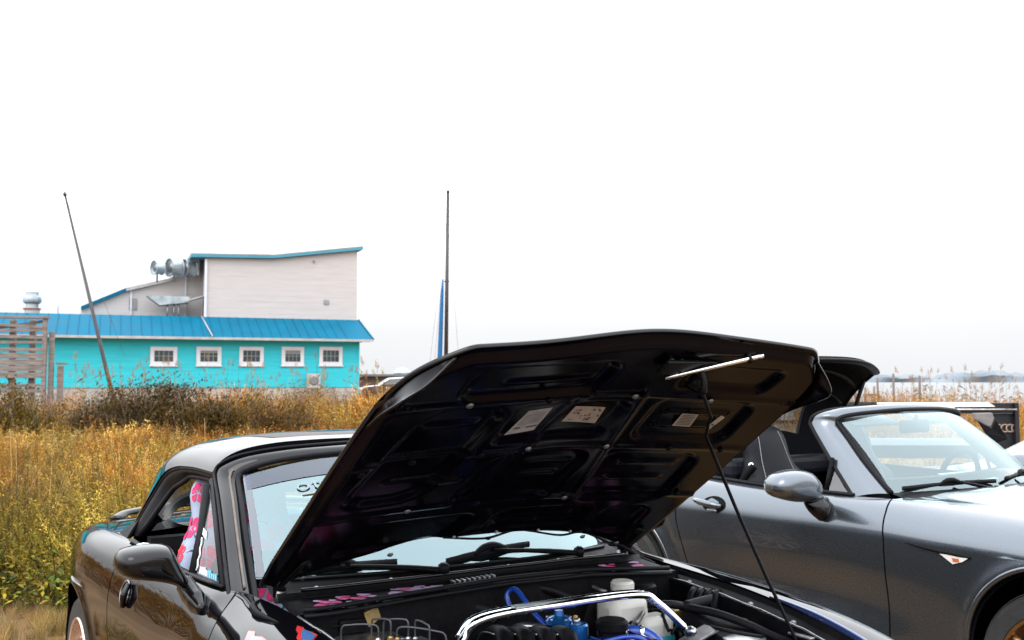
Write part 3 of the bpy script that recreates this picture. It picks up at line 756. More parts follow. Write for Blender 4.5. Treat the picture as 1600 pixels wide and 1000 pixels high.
# ---- door mirror (right and left)
mo = [(.964, .930), (.960, .958), (.942, .976), (.890, .984), (.838, .982), (.815, .972), (.800, .945), (.779, .906), (.755, .868), (.745, .848), (.765, .846), (.790, .860), (.822, .874), (.868, .886), (.918, .896), (.950, .910)]
for sg in (-1, 1):
    ol = [(-.86-.05*(.96-y), sg*y, z) for y, z in mo]
    mr = inflate('mirror', ol, (-.87, sg*.865, .928), (.085, 0, 0), (-.045, 0, 0), M_black, car, rings=11, sharp=.45)
    MB().tube([(-.845, sg*.775, .868), (-.80, sg*.768, .845), (-.755, sg*.764, .832), (-.70, sg*.766, .822)], [.030, .034, .033, .015], 12, smooth=6, squash=(.8, 1.0)).build('mirror_stalk', M_black, car)
    MB().lathe([(.052, 0), (.052, .004)], axis_to((-1, 0, 0), (-.915, sg*.875, .93)), 20).build('mirror_glass', M_chrome, mr)

# ---- door handle: recessed oval with a bright rim
bv = bvh_of(body['d', -1])
def on_door(x, z):
    h = bv.ray_cast(Vector((x, -1.5, z)), Vector((0, 1, 0))); return h[0] if h[0] else Vector((x, -.81, z))
ring = [on_door(-1.525+.045*math.cos(a), .727+.040*math.sin(a))+Vector((0, -.004, 0)) for a in np.linspace(0, 2*math.pi, 25)]
hd = MB().add([p+Vector((0, .001, 0)) for p in ring[:-1]], [tuple(range(24))]).build('door_handle', M_trim, car)
MB().tube(ring, .0035, 8).build('handle_rim', M_steel, hd)
MB().tube([on_door(-1.49, .765)+Vector((0, -.010, 0)), on_door(-1.485, .727)+Vector((0, -.016, 0)), on_door(-1.495, .688)+Vector((0, -.010, 0))], [.008, .013, .008], 8, smooth=5).build('handle_lever', M_black, hd)
MB().box((-.545, -.832, .735), (.012, .012, .03)).build('shut_bumper', M_rubber, car, smooth=False)

# ---- flame decals on the right front fender
bf = bvh_of(body['f', -1])
M_flr = mat('flame_red', (.50, .03, .03), .25, coat=1); M_flb = mat('flame_blue', (.05, .12, .30), .25, coat=1); M_flp = mat('flame_pink', (.75, .30, .36), .25, coat=1)
def flame(cx, cy, s, lean):
    """tongue of flame: red outline with a pale blue heart, tip towards the rear"""
    o = [(0, 0), (.010, .035), (.004, .07), (.016, .105), (.020, .15), (-.008, .20), (-.05, .20), (-.042, .14), (-.024, .095), (-.018, .05)]
    i = [(.000, .055), (.006, .085), (.010, .12), (.010, .16), (-.012, .20), (-.036, .20), (-.030, .145), (-.014, .10)]
    for q, m_, lf in ((o, M_flr, .0016), (i, M_flb, .003)):
        decal('flame_decal', [Vector((cx+b*s, cy+a*s*1.3-lean*b, 1.3)) for a, b in q], bf, (0, 0, -1), m_, car, lift=lf, fine=3)
flame(-.34, -.752, .75, .08); flame(-.265, -.658, .62, .0); flame(-.20, -.735, .6, .05)
# little crescent of the fender air outlet by the hood hinge
MB().tube([(-.50, -.675, .872), (-.47, -.70, .866), (-.40, -.705, .859), (-.32, -.685, .853)], [.004, .010, .008, .003], 8, smooth=6).build('fender_nozzle', M_trim, car)

# ---- rear wheel pair and front wheel pair
def wheel(parent, c, sg, r, w, rimr, mrim, spokes=10, dish=.05, mt=M_tyre):
    ax = axis_to((0, sg, 0), c)
    wh = MB().lathe([(rimr*.98, -w/2), (r*.93, -w/2), (r*.985, -w*.42), (r, -w*.25), (r, w*.25), (r*.985, w*.42), (r*.93, w/2), (rimr*1.03, w/2), (rimr, w*.46), (rimr, -w*.4)], ax, 48, cap=False).build('wheel', mt, parent, auto=30)
    for k in range(4):
        rr = r*1.0; h = -w*.3+w*.2*k
        MB().lathe([(rr+.0005, h-.004), (rr+.0035, h-.003), (rr+.0035, h+.06*w*4*.2), (rr+.0005, h+.06*w*4*.2+.001)], ax, 48, cap=False).build('tread_rib', mt, wh, auto=30)
    MB().lathe([(rimr*1.02, w/2-.004), (rimr*1.0, w/2+.006), (rimr*.955, w/2+.002), (rimr*.93, w/2-.02), (rimr*.88, w/2-dish), (rimr*.86, -w*.35)], ax, 48, cap=False).build('rim', mrim, wh, auto=40)
    MB().lathe([(.085, w/2-dish-.03), (.075, w/2-dish+.01), (.03, w/2-dish+.016), (.0, w/2-dish+.016)], ax, 20).build('hub', mrim, wh, auto=30)
    for k in range(spokes):
        a = 2*math.pi*k/spokes+.2
        p0 = ax @ Vector((.06*math.cos(a), .06*math.sin(a), w/2-dish)); p1 = ax @ Vector((rimr*.5*math.cos(a+.03), rimr*.5*math.sin(a+.03), w/2-dish+.004)); p2 = ax @ Vector((rimr*.93*math.cos(a), rimr*.93*math.sin(a), w/2-dish*.5))
        MB().tube([p0, p1, p2], [.017, .013, .015], 6, smooth=3).build('spoke', mrim, wh)
    MB().lathe([(.12, -.02), (.12, 0), (.07, 0)], axis_to((0, sg, 0), Vector(c)-Vector((0, sg*.03, 0))), 24).build('brake_disc', M_steel, wh)
    return wh
for sg in (-1, 1):
    wheel(car, (-2.265, sg*.718, .298), sg, .292, .20, .205, M_rose, 10, .075)
    wheel(car, (0, sg*.718, .298), sg, .292, .20, .205, M_rose, 10, .075)

# ---- cabin: dash, seats, far trim
dash = MB().grid([[(-.72-.25*t-.10*abs(y)**2, .64*y, .845+.03*math.sin(t*math.pi)-.05*t) for y in np.linspace(-1, 1, 15)] for t in np.linspace(0, 1, 6)], flip=False).build('dashboard', M_inter, car, solid=.08)
MB().tube([(-1.02, .37+.175*math.cos(a), .80+.175*math.sin(a)) for a in np.linspace(0, 2*math.pi, 33)], .014, 8).build('steering_wheel', M_leather, car)
MB().box((-1.85, 0, .55), (.06, 1.3, .62)).build('rear_bulkhead', M_inter, car, smooth=False)
MB().box((-1.25, 0, .42), (1.1, .2, .3)).build('centre_tunnel', M_inter, car, smooth=False, bevel=.03)
MB().tube([(-1.16, .0, 1.12), (-1.13, 0, 1.09)], .008, 6).build('inner_mirror_arm', M_inter, car)
MB().box((-1.115, 0, 1.075), (.03, .22, .06)).build('inner_mirror', M_inter, car, smooth=False, bevel=.012)
MB().tube([(-1.92, -.30, .84), (-1.90, -.27, 1.0), (-1.90, -.2, 1.04), (-1.90, .2, 1.04), (-1.90, .27, 1.0), (-1.92, .30, .84)], .014, 10, smooth=6).build('roll_hoop', M_blackdull, car)
M_flo = mat('floral_seat_fabric', (.22, .27, .38), .75, noise=.2, nscale=25, col2=(.30, .35, .46), bump=.1, bscale=120)
M_pet = mat('flower_petal', (.55, .02, .12), .7, noise=.3, nscale=60); M_pet2 = mat('flower_petal_deep', (.72, .03, .06), .7); M_stem = mat('flower_stem', (.02, .04, .09), .7)
def seat(parent, x, y, m, top=1.06, w=.25, lean=.16, headw=.13, name='seat', head=True):
    """bucket seat: base cushion, tall backrest narrowing to an integral headrest"""
    V = []; prof = []
    zs = np.linspace(.38, top, 26); nk = 28
    for z in zs:
        t = (z-.38)/(top-.38)
        hw = np.interp(t, [0, .15, .5, .64, .72, .78, .90, .97, 1.0], [w*.86, w, w*.98, w*.84, headw*1.12, headw*1.0, headw*1.02, headw*.82, headw*.35])
        th = np.interp(t, [0, .5, .75, .95, 1], [.085, .075, .06, .05, .02])
        xc = x-lean*t-.03*t*t
        r = []
        for k in range(nk):
            a = 2*math.pi*k/nk; ca, sa = math.cos(a), math.sin(a)
            yy = hw*math.copysign(abs(ca)**.6, ca); xx = th*math.copysign(abs(sa)**.8, sa)
            # bolsters come forward at the sides
            xx += .05*(abs(yy)/max(hw, 1e-3))**3*(1-sstep(.6, .75, t)) if sa > 0 else 0
            r.append((xc+xx, y+yy, z))
        prof.append(r)
    V = [p for r in prof for p in r]; n = len(prof)
    Fc = [(i*nk+k, i*nk+(k+1) % nk, (i+1)*nk+(k+1) % nk, (i+1)*nk+k) for i in range(n-1) for k in range(nk)]
    Fc += [tuple(range(nk-1, -1, -1)), tuple((n-1)*nk+k for k in range(nk))]
    st = mesh(name, V, Fc, m, parent)
    bm = bmesh.new(); bm.from_mesh(st.data); bmesh.ops.recalc_face_normals(bm, faces=bm.faces[:]); bm.to_mesh(st.data); bm.free()
    c = []
    for t in np.linspace(0, 1, 14):
        c.append([(x+.02+.48*t, y+w*.95*k*(1-.08*t), .36+.05*math.sin(math.pi*min(1, t*1.1))+.045*abs(k)**3-.10*sstep(.85, 1, t)-.12*sstep(.9, 1, abs(k))) for k in np.linspace(-1, 1, 13)])
    MB().grid(c, flip=True).build('seat_cushion', m, st, solid=.1)
    return st
def flowers(st, n, seed):
    """printed flowers scattered all over the seat cover, each six petals laid on the cloth"""
    r = random.Random(seed); b = bvh_of(st); me = st.data; pts = []
    pol = [p for p in me.polygons if p.center.z > .5]; tot = [p.area for p in pol]
    for p in r.choices(pol, tot, k=n*6):
        if len(pts) >= n: break
        if p.center.x < p.center.x-1 or any((p.center-q[0]).length < .075 for q in pts): continue
        pts.append((p.center.copy(), p.normal.copy()))
    for i, (c, nn) in enumerate(pts):
        t1 = nn.orthogonal().normalized(); t2 = nn.cross(t1); s_ = .034+.016*r.random(); a0 = r.random()*6; mb = MB()
        for k in range(6):
            a = a0+k*math.pi/3+r.uniform(-.15, .15); d1 = t1*math.cos(a)+t2*math.sin(a); d2 = nn.cross(d1); V = [c+d1*s_*.12]
            for q in range(9):
                g = -1.4+2.8*q/8; V.append(c+d1*(s_*(.62+.42*math.cos(g)))+d2*(s_*.36*math.sin(g)))
            W = []
            for v in V:
                h = b.find_nearest(v); W.append(h[0]+nn*(.002+.0003*k))
            mb.add(W, [(0, j, j+1) for j in range(1, 9)])
        mb.build('printed_flower', M_pet if i % 3 else M_pet2, st, smooth=False)
        d1 = t1*math.cos(a0+.5)+t2*math.sin(a0+.5); d2 = nn.cross(d1)
        V = [c+d1*s_*.8, c+d1*s_*1.3+d2*s_*.15, c+d1*s_*2.0+d2*s_*.5, c+d1*s_*1.3-d2*s_*.05]
        MB().add([b.find_nearest(v)[0]+nn*.0015 for v in V], [(0, 1, 2, 3)]).build('printed_stem', M_stem, st, smooth=False)
sr = seat(car, -1.36, -.40, M_flo, top=1.12, w=.265, lean=.22, headw=.17)
flowers(sr, 70, 4)
sl = seat(car, -1.40, .40, M_flo, top=1.12, w=.265, lean=.20, headw=.17)
flowers(sl, 50, 5)
# ================================================================== open hood of the black roadster
TH_H = math.radians(34.0)
hu = Vector((math.cos(TH_H), 0, math.sin(TH_H))); hn = Vector((-math.sin(TH_H), 0, math.cos(TH_H))); h0 = Vector((-.60, 0, .88))
h_hw = spline([-.03, .2, .45, .7, .85, .94, 1.0, 1.05, 1.09, 1.12, 1.14], [.632, .642, .642, .638, .634, .622, .604, .572, .532, .50, .48])
def h_front(y): return 1.135-.03*np.abs(y/.45)**2.2 - .012*np.exp(-((y+.18)/.06)**2)
def h_rear(y): return -.02+.165*(1-np.clip(np.abs(y)/.63, 0, 1)**2.2)
def h_crown(s, y):
    hw = h_hw(np.clip(s, -.03, 1.14)); k = np.clip(np.abs(y)/hw, 0, 1)
    c = .024+.034*(1-k**2.6)*(1-.3*s)                       # side-to-side crown
    c = c+.016*np.exp(-((y/.2)**2))*sstep(.2, .7, s)     # gentle centre bulge
    c = c-.010*sstep(.85, 1.16, s)**1.4         # nose turns down
    return c
# parametrise: columns a in -1..1 (across), rows b 0..1 (rear edge to front edge)
na, nbh = 151, 171
A = np.linspace(-1, 1, na); Bv = np.linspace(0, 1, nbh)
S = np.zeros((nbh, na)); Yh = np.zeros((nbh, na))
for i, b in enumerate(Bv):
    for j, a in enumerate(A):
        # start from a tapered rectangle, then pull the front corners round
        y = .64*a
        s_r = h_rear(y); 
        s_f = 1.135-.03*abs(y/.45)**2 if abs(y) < .33 else np.nan
        S[i, j] = 0; Yh[i, j] = y
# front limit by y from the side-width spline (inverse)
ss = np.linspace(.85, 1.14, 200); hws = h_hw(ss)
def s_front(y):
    y = abs(y)
    if y <= .48: return 1.14-.0*y
    k = np.where(hws >= y)[0]
    return float(ss[k[-1]]) if len(k) else .85
sf = np.array([s_front(.64*a) for a in A]); sf = np.minimum(sf, 1.14-.006*np.abs(A*.64/.35)**2-.024*np.exp(-((A*.64+.36)/.22)**2))
ker = np.ones(5)/5; sf2 = np.convolve(np.pad(sf, 2, mode='edge'), ker, mode='valid')
sr_ = h_rear(.64*A)
for j in range(na):
    S[:, j] = sr_[j]+(sf2[j]-sr_[j])*Bv
    lim = np.array([min(.64, float(h_hw(min(max(s, -.03), 1.14)))) for s in S[:, j]])
    w_ = np.clip(lim/.64, .5, 1)
    Yh[:, j] = A[j]*.64*np.where(S[:, j] < .9, lim/.64, 1)
    Yh[:, j] = np.clip(Yh[:, j], -.642, .642)
def hp(s, y, off): 
    p = h0+hu*s+hn*off; return (p.x, y, p.z)
def h_pt(s, y, d=0.0): return Vector(hp(s, y, float(h_crown(np.array(s), np.array(y)))-d))
CR = h_crown(S, Yh)
Pout = np.zeros((nbh, na, 3)); Pout[..., 0] = h0.x+hu.x*S+hn.x*CR; Pout[..., 1] = Yh; Pout[..., 2] = h0.z+hu.z*S+hn.z*CR
# pressed inner panel: pockets between ribs, rounded corners
def sdbox(s, y, s0, s1, y0, y1, r, sk=0):
    yc = (y0+y1)/2+sk*(s-(s0+s1)/2); qs = np.abs(s-(s0+s1)/2)-(s1-s0)/2+r; qy = np.abs(y-yc)-(y1-y0)/2+r
    return np.hypot(np.maximum(qs, 0), np.maximum(qy, 0))+np.minimum(np.maximum(qs, qy), 0)-r
def inner_depth(s, y):
    d = .034*np.ones_like(s)
    edge = np.abs(y)/h_hw(np.clip(s, -.03, 1.14))
    pk = [(.905, 1.05, -.46, -.06, .05, 0), (.93, 1.05, .16, .46, .04, 0), (.43, .875, -.545, -.31, .08, .16), (.69, .865, -.265, .085, .04, 0), (.68, .885, .165, .50, .05, -.1),
          (.36, .625, -.235, .10, .07, .12), (.35, .62, .17, .505, .06, -.12), (.13, .315, -.50, -.12, .06, .30), (.18, .32, -.04, .30, .05, 0), (.12, .31, .35, .52, .05, 0)]
    for a, b, c, e_, r, sk in pk:
        q = sdbox(s, y, a, b, c, e_, r, sk); d = d-.016*(1-sstep(-.024, .008, q))
    # secondary pressings inside the pockets
    for a, b, c, e_, r, sk in [(.47, .50, -.07, .06, .012, 0), (.55, .565, -.08, .07, .007, 0), (.955, .97, -.34, -.10, .007, 0), (.74, .76, .22, .44, .01, 0), (.80, .82, .22, .44, .01, 0), (.45, .475, .24, .44, .01, 0), (.54, .56, .24, .44, .01, 0), (.24, .26, -.0, .25, .01, 0), (.78, .80, -.48, -.34, .01, .12), (.52, .54, -.47, -.27, .01, .3)]:
        q = sdbox(s, y, a, b, c, e_, r, sk); d = d+.006*(1-sstep(-.008, .009, q))
    # beads along the ribs and the V-shaped stiffener
    for k in (-1, 1):
        v = np.abs(y-k*(.10+.28*(1.05-s))*.62); d = d+.006*np.exp(-(v/.012)**2)*sstep(.3, .45, s)*(1-sstep(.88, .95, s))
    d = d+.005*np.exp(-((s-.655)/.010)**2)+.005*np.exp(-((s-.385)/.010)**2)+.004*np.exp(-((s-.90)/.009)**2)
    d = d*(1-sstep(.955, .995, edge))+.010*sstep(.955, .995, edge)
    return d
D = inner_depth(S, Yh)
# thin hem near front and rear edges
D = D*(1-sstep(.965, .99, Bv))[:, None]+.010*sstep(.965, .99, Bv)[:, None]
D = D*sstep(0, .03, Bv)[:, None]+.012*(1-sstep(0, .03, Bv))[:, None]
Pin = np.zeros_like(Pout); Pin[..., 0] = h0.x+hu.x*S+hn.x*(CR-D); Pin[..., 1] = Yh*.996; Pin[..., 2] = h0.z+hu.z*S+hn.z*(CR-D)
hood = MB().grid(Pout[::2, ::2]).build('hood', M_black, car)
hin = MB().grid(Pin, flip=True).build('hood_inner_panel', M_under, hood)
# rolled hem closing outer and inner skins
loop = [(i, 0) for i in range(nbh)]+[(nbh-1, j) for j in range(na)]+[(i, na-1) for i in range(nbh-1, -1, -1)]+[(0, j) for j in range(na-1, -1, -1)]
R_ = []
for i, j in loop:
    a, b = Vector(Pout[i, j]), Vector(Pin[i, j]); mid = (a+b)/2
    o = Vector((0, math.copysign(1, b.y) if j in (0, na-1) else 0, 0))
    if i == nbh-1: o = hu.copy()
    if i == 0: o = -hu
    R_.append([a, mid+o*.004, b])
MB().grid([[tuple(p) for p in r] for r in R_]).build('hood_hem', M_black, hood)
# downturned side flange near the left headlight notch (rolled lip)
for sg in (-1, 1):
    pts = [h_pt(s, sg*float(h_hw(s))*.985, .012) for s in (.80, .88, .95, 1.0, 1.04, 1.08)]
    low = [p-hn*q+Vector((0, sg*w, 0)) for p, q, w in zip(pts, (.0, .02, .042, .052, .040, .0), (0, .008, .022, .030, .018, 0))]
    mid = [a.lerp(b, .55)+Vector((0, -sg*.006, 0)) for a, b in zip(pts, low)]
    g = [catmull(r, 5) for r in (pts, mid, low)]
    MB().grid([[tuple(p) for p in r] for r in g], flip=sg > 0).build('headlight_flange', M_under, hood, solid=.004)
    MB().tube(catmull(low, 5), .003, 6).build('flange_lip', M_black, hood)
# small bosses, plugs, bolts on the inner panel
for s, y in ((.66, -.46), (.66, -.27), (.665, -.13), (.66, .12), (.905, -.42), (.90, -.2), (.90, .06), (.39, -.36), (.39, -.15), (.385, .14), (.10, -.42), (.12, -.30), (.16, 0), (.12, .36), (.06, -.54), (.07, .52), (.90, .30), (.66, .33), (.655, .52), (.63, -.58), (.4, .54)):
    c = h_pt(s, y, .040); MB().lathe([(.009, 0), (.009, .003), (.005, .006), (0, .006)], axis_to(-hn, c), 10).build('plug', M_steel if (int(s*100+y*50) % 3 == 0) else M_trim, hood)
# latch striker at the nose with its stub, safety hook
MB().box(h_pt(1.045, .12, .042), (.05, .16, .012), Matrix.Rotation(-TH_H, 3, 'Y')).build('latch_plate', M_blackdull, hood, smooth=False, bevel=.004)
MB().tube([h_pt(1.05, .155, .04), h_pt(1.035, .16, .075), h_pt(1.02, .16, .095), h_pt(1.005, .165, .085)], .008, 8, smooth=5).build('latch_hook', M_blackdull, hood)
for y in (.06, .09, .19, .21): MB().lathe([(.008, 0), (.008, .005), (0, .006)], axis_to(-hn, h_pt(1.06, y, .036)), 8).build('latch_bolt', M_steel, hood)
# bright chrome rod clipped under the nose
MB().tube([h_pt(1.005, .075, .052), h_pt(1.075, .19, .050), h_pt(1.118, .30, .038)], .0055, 10, smooth=6).build('chrome_rod', M_chrome, hood)
for s_, y_ in ((1.025, .105), (1.105, .265)): MB().box(h_pt(s_, y_, .042), (.014, .010, .022), Matrix.Rotation(-TH_H, 3, 'Y')).build('rod_clip', M_trim, hood, smooth=False, bevel=.002)
# hood prop: cranked rod from the nose socket down to the front crossmember
pr = [h_pt(1.005, .165, .060), h_pt(.985, .195, .062), h_pt(.925, .255, .066), h_pt(.865, .315, .070), h_pt(.84, .322, .072), h_pt(.785, .352, .078)]
prop = MB().tube(pr+[pr[-1].lerp(Vector((.19, .56, .74)), .33)+Vector((-.004, 0, -.006)), pr[-1].lerp(Vector((.19, .56, .74)), .66)+Vector((-.004, 0, -.006)), (.19, .56, .74), (.235, .585, .62)], .0048, 10).build('prop_rod', M_blackdull, car)
MB().lathe([(.012, -.01), (.014, 0), (.012, .018), (.006, .02)], axis_to(hn, pr[0]), 10).build('prop_socket', M_trim, prop)
# warning labels: paper with printed lines
M_lab = mat('white_label', (.42, .43, .45), .5, noise=.12, nscale=40); M_lab2 = mat('beige_label', (.42, .37, .31), .55, noise=.12, nscale=40); M_ink = mat('label_ink', (.05, .05, .055), .5); M_inkr = mat('label_red', (.35, .09, .10), .5)
def label(corners, m, lines, inkm=M_ink, depth=.012):
    """corners in hood (s,y): a b c d; printed strips in 0..1 label space"""
    def q(a, b, lift=0):
        s0 = np.array(corners[0]); s1 = np.array(corners[1]); s2 = np.array(corners[2]); s3 = np.array(corners[3])
        p = (1-a)*(1-b)*s0+a*(1-b)*s1+a*b*s2+(1-a)*b*s3
        return h_pt(float(p[0]), float(p[1]), dmax+.0012+lift)
    cs = np.array(corners); dmax = max(float(inner_depth(np.array(.9*c[0]+.1*cs[:, 0].mean()), np.array(.9*c[1]+.1*cs[:, 1].mean()))) for c in cs)
    lb = MB().grid([[q(a, b) for b in np.linspace(0, 1, 7)] for a in np.linspace(0, 1, 7)]).build('warning_label', m, hood)
    for a0, a1, b0, b1, mm in lines:
        MB().grid([[q(a, b, .0009) for b in np.linspace(b0, b1, 3)] for a in np.linspace(a0, a1, 4)]).build('printed_line', mm, lb)
    return lb
L1 = [(.712, -.221), (.722, -.137), (.828, -.139), (.822, -.206)]
label(L1, M_lab, [(.12, .34, .22, .30, M_ink), (.55, .95, .20, .27, M_ink), (.40, .42, .30, .95, M_ink)]+[(.48, .9, .42+.06*k, .435+.06*k, M_ink) for k in range(8)]+[(.1, .32, .42+.09*k, .44+.09*k, M_ink) for k in range(5)])
L2 = [(.752, -.068), (.737, .046), (.814, .033), (.823, -.066)]
rr_ = random.Random(3); ln = []
for k in range(26):
    a, b = .08+.84*rr_.random(), .12+.7*rr_.random(); w = .03+.05*rr_.random(); ln.append((a, min(.95, a+w), b, b+.05+.05*rr_.random(), M_ink if rr_.random() < .75 else M_inkr))
label(L2, M_lab2, ln)
L3 = [(.751, .285), (.748, .349), (.810, .335), (.812, .278)]
label(L3, M_lab2, [(.1, .9, .15+.12*k, .2+.12*k, M_ink) for k in range(7)])
L4 = [(.745, .405), (.735, .425), (.80, .435), (.81, .415)]
label(L4, M_lab2, [(.2, .8, .3, .4, M_ink)])
# hinges at the cowl
for sg in (-1, 1):
    MB().tube([(-.60, sg*.585, .855), (-.585, sg*.59, .885), h_pt(.02, sg*.58, .03), h_pt(.16, sg*.56, .036)], .011, 8, smooth=4, squash=(1.6, .6)).build('hood_hinge', M_blackdull, car)
    MB().lathe([(.02, -.012), (.022, 0), (.02, .012)], axis_to((0, 1, 0), (-.60, sg*.585, .858)), 14).build('hinge_pivot', M_steel, car)
# washer hose and jets along the rear edge
MB().tube([h_pt(float(h_rear(np.array(y)))+.03, y, .03+(.018 if i % 2 else 0)) for i, y in enumerate((-.15, -.02, .1, .25, .36, .48))], .0035, 6, smooth=6).build('washer_hose', M_rubber, hood)
for y in (-.12, .02, .17, .30): MB().lathe([(.005, 0), (.006, .006), (0, .010)], axis_to(-hn, h_pt(float(h_rear(np.array(y)))+.035, y, .03)), 8).build('hose_clip', M_steel, hood)
MB().tube([h_pt(.06, .50, .04), (-.56, .56, .90), (-.52, .60, .865), (-.47, .62, .85)], .007, 8, smooth=6).build('hinge_hose', M_rubber, car)
# ================================================================== cowl and engine bay
def base_x(y): return -.49-.24*abs(y/.62)**2
def base_z(y): return .905-.025*(y/.62)**2
def seal_x(y): return float(np.interp(y, [-.6, -.5, -.3, 0, .3, .58], [-.455, -.425, -.385, -.385, -.385, -.345]))
def seal_z(y): return float(np.interp(y, [-.6, -.5, -.3, 0, .3, .58], [.843, .850, .870, .880, .876, .860]))
yy = np.linspace(-.60, .60, 41)
# plenum panel: step profile from the glass down to the firewall ledge
rows = []
for t, dz in ((0, .004), (.10, .006), (.22, -.004), (.30, -.012), (.42, -.012), (.46, .003), (.52, .005), (.555, -.006), (.62, -.008), (1.0, -.010)):
    rows.append([(base_x(y)+(seal_x(y)-base_x(y))*t, y, base_z(y)+(seal_z(y)-base_z(y))*t+dz) for y in yy])
MB().grid(rows).build('cowl_panel', M_trim, car, auto=50)
for t, r, dz, m_ in ((.12, .0045, .008, M_blackdull), (.49, .0055, .008, M_black), (.60, .002, -.004, M_trim)):
    MB().tube([(base_x(y)+(seal_x(y)-base_x(y))*t, y, base_z(y)+(seal_z(y)-base_z(y))*t+dz) for y in yy[2:-2]], r, 8).build('cowl_edge', m_, car)
for y in (-.50, -.31, -.18, .05, .24): 
    MB().lathe([(.007, 0), (.007, .004), (.003, .006), (0, .006)], axis_to((.3, 0, 1), (base_x(y)*.55+seal_x(y)*.45, y, base_z(y)*.55+seal_z(y)*.45+.006)), 10).build('cowl_screw', M_alu, car)
# cowl drain grille
for k in range(9):
    y = -.155+.016*k; MB().box((seal_x(y)-.022, y, seal_z(y)+.008), (.024, .006, .006)).build('grille_bar', M_alu, car, smooth=False)
# rubber seal along the firewall: two lips
MB().tube([(seal_x(y), y, seal_z(y)) for y in np.linspace(-.575, .575, 30)], .007, 8).build('firewall_seal', M_rubber, car)
MB().tube([(seal_x(y)+.012, y, seal_z(y)-.014) for y in np.linspace(-.575, .575, 30)], .006, 8).build('firewall_seal', M_rubber, car)
# floral sticker patches on the ledge
M_pk = mat('pink_petal_sticker', (.55, .07, .24), .5); M_lv = mat('lavender_petal_sticker', (.46, .31, .52), .5)
r5 = random.Random(5)
for y0, y1, n in ((-.535, -.13, 90), (.36, .53, 30)):
    for i in range(n):
        y = y0+(y1-y0)*r5.random(); t = .64+.30*r5.random()
        if math.sin(y*31) > .72: continue
        c = Vector((base_x(y)+(seal_x(y)-base_x(y))*t, y, base_z(y)+(seal_z(y)-base_z(y))*t-.0065))
        a = r5.random()*6; l = .012+.016*r5.random(); w = .4*l
        ps = [c+Vector((math.cos(a+g)*l*(1 if k % 2 == 0 else .6), math.sin(a+g)*w*2, 0)) for k, g in enumerate(np.linspace(0, 2*math.pi, 7)[:-1])]
        MB().add(ps, [tuple(range(6))]).build('petal_sticker', M_pk if r5.random() < .4 else M_lv, car, smooth=False)
# bay walls
MB().grid([[(seal_x(y)-.012+.05*z, y, seal_z(y)-.01-.55*z) for y in np.linspace(-.62, .62, 15)] for z in (0, .2, 1)], flip=True).build('firewall', M_trim, car)
for sg in (-1, 1):
    xs = np.linspace(-.60, .72, 26)
    fe = lambda x: (float(nY(np.array(x))), float(nZ(np.array(x))))
    MB().grid([[(x, sg*(fe(x)[0]+a), fe(x)[1]+b) for a, b in ((.002, -.002), (-.004, -.022), (-.022, -.032), (-.040, -.030), (-.046, -.034), (-.05, -.40))] for x in xs], flip=sg < 0).build('inner_fender', M_blackdull, car, auto=40)
    MB().tube([(x, sg*(fe(x)[0]-.043), fe(x)[1]-.028+.0015*math.sin(x*40)) for x in xs[3:]], .0035, 6).build('fender_flange', M_alu, car)
    for x in (-.28, -.02, .14, .3): MB().lathe([(.009, 0), (.009, .006), (.004, .009), (0, .009)], axis_to((0, 0, 1), (x, sg*(fe(x)[0]-.03), fe(x)[1]-.031)), 6).build('fender_bolt', M_steel, car, smooth=False)
    # strut tower
    MB().lathe([(.13, -.3), (.125, 0), (.09, .03), (.03, .035), (0, .035)], Matrix.Translation((0.02, sg*.50, .68)), 20).build('strut_tower', M_blackdull, car, auto=35)
MB().box((.08, 0, .36), (1.0, 1.1, .03)).build('bay_floor', M_trim, car, smooth=False)
# iridescent reflection along the left fender edge, painted as a blue tube
M_irid = mat('blue_edge_reflection', (.03, .05, .15), .22, metal=.6, coat=1)
MB().tube([(x, float(nY(np.array(x)))+.006, float(nZ(np.array(x)))+.002) for x in np.linspace(.02, .5, 16)], [.003, .011, .011, .006], 8).build('fender_edge_reflection', M_irid, car)

# ---- wipers
def wiper(par, piv, tip0, tip1, knee):
    a = MB().tube([piv, Vector(piv).lerp(Vector(knee), .4)+Vector((.004, 0, .008)), Vector(knee)+Vector((.004, 0, .014))], [.011, .010, .006], 8, smooth=4, squash=(1.2, .8)).build('wiper', M_trim, par)
    MB().lathe([(.017, 0), (.017, .016), (.010, .024), (0, .025)], axis_to((.3, 0, 1), Vector(piv)-Vector((0, 0, .004))), 14).build('pivot_cap', M_rubber, a)
    t0, t1 = Vector(tip0), Vector(tip1); L_ = [t0.lerp(t1, k/10)+Vector((.004, 0, .006+.005*math.sin(k/10*math.pi))) for k in range(11)]
    MB().tube(L_, .0075, 6, squash=(.8, 1.4)).build('wiper_blade', M_rubber, a)
    c = t0.lerp(t1, .5)+Vector((.006, 0, .020))
    d = (t1-t0).normalized()
    MB().tube([c-d*.06-Vector((0, 0, .012)), c-d*.02+Vector((0, 0, .004)), c+d*.02+Vector((0, 0, .004)), c+d*.07-Vector((0, 0, .012))], [.006, .012, .012, .006], 8, smooth=4).build('wiper_bracket', M_trim, a)
def gl(s, k, lift=.006):
    p = Vector(ws_pt(s, k)); return p+Vector((.6, 0, .8))*lift
wiper(car, (-.455, -.16, .908), gl(.012, -.92), gl(.042, -.42), gl(.028, -.66, .006))
wiper(car, (-.50, .34, .905), gl(.018, -.20), gl(.075, .30), gl(.048, .06, .006))

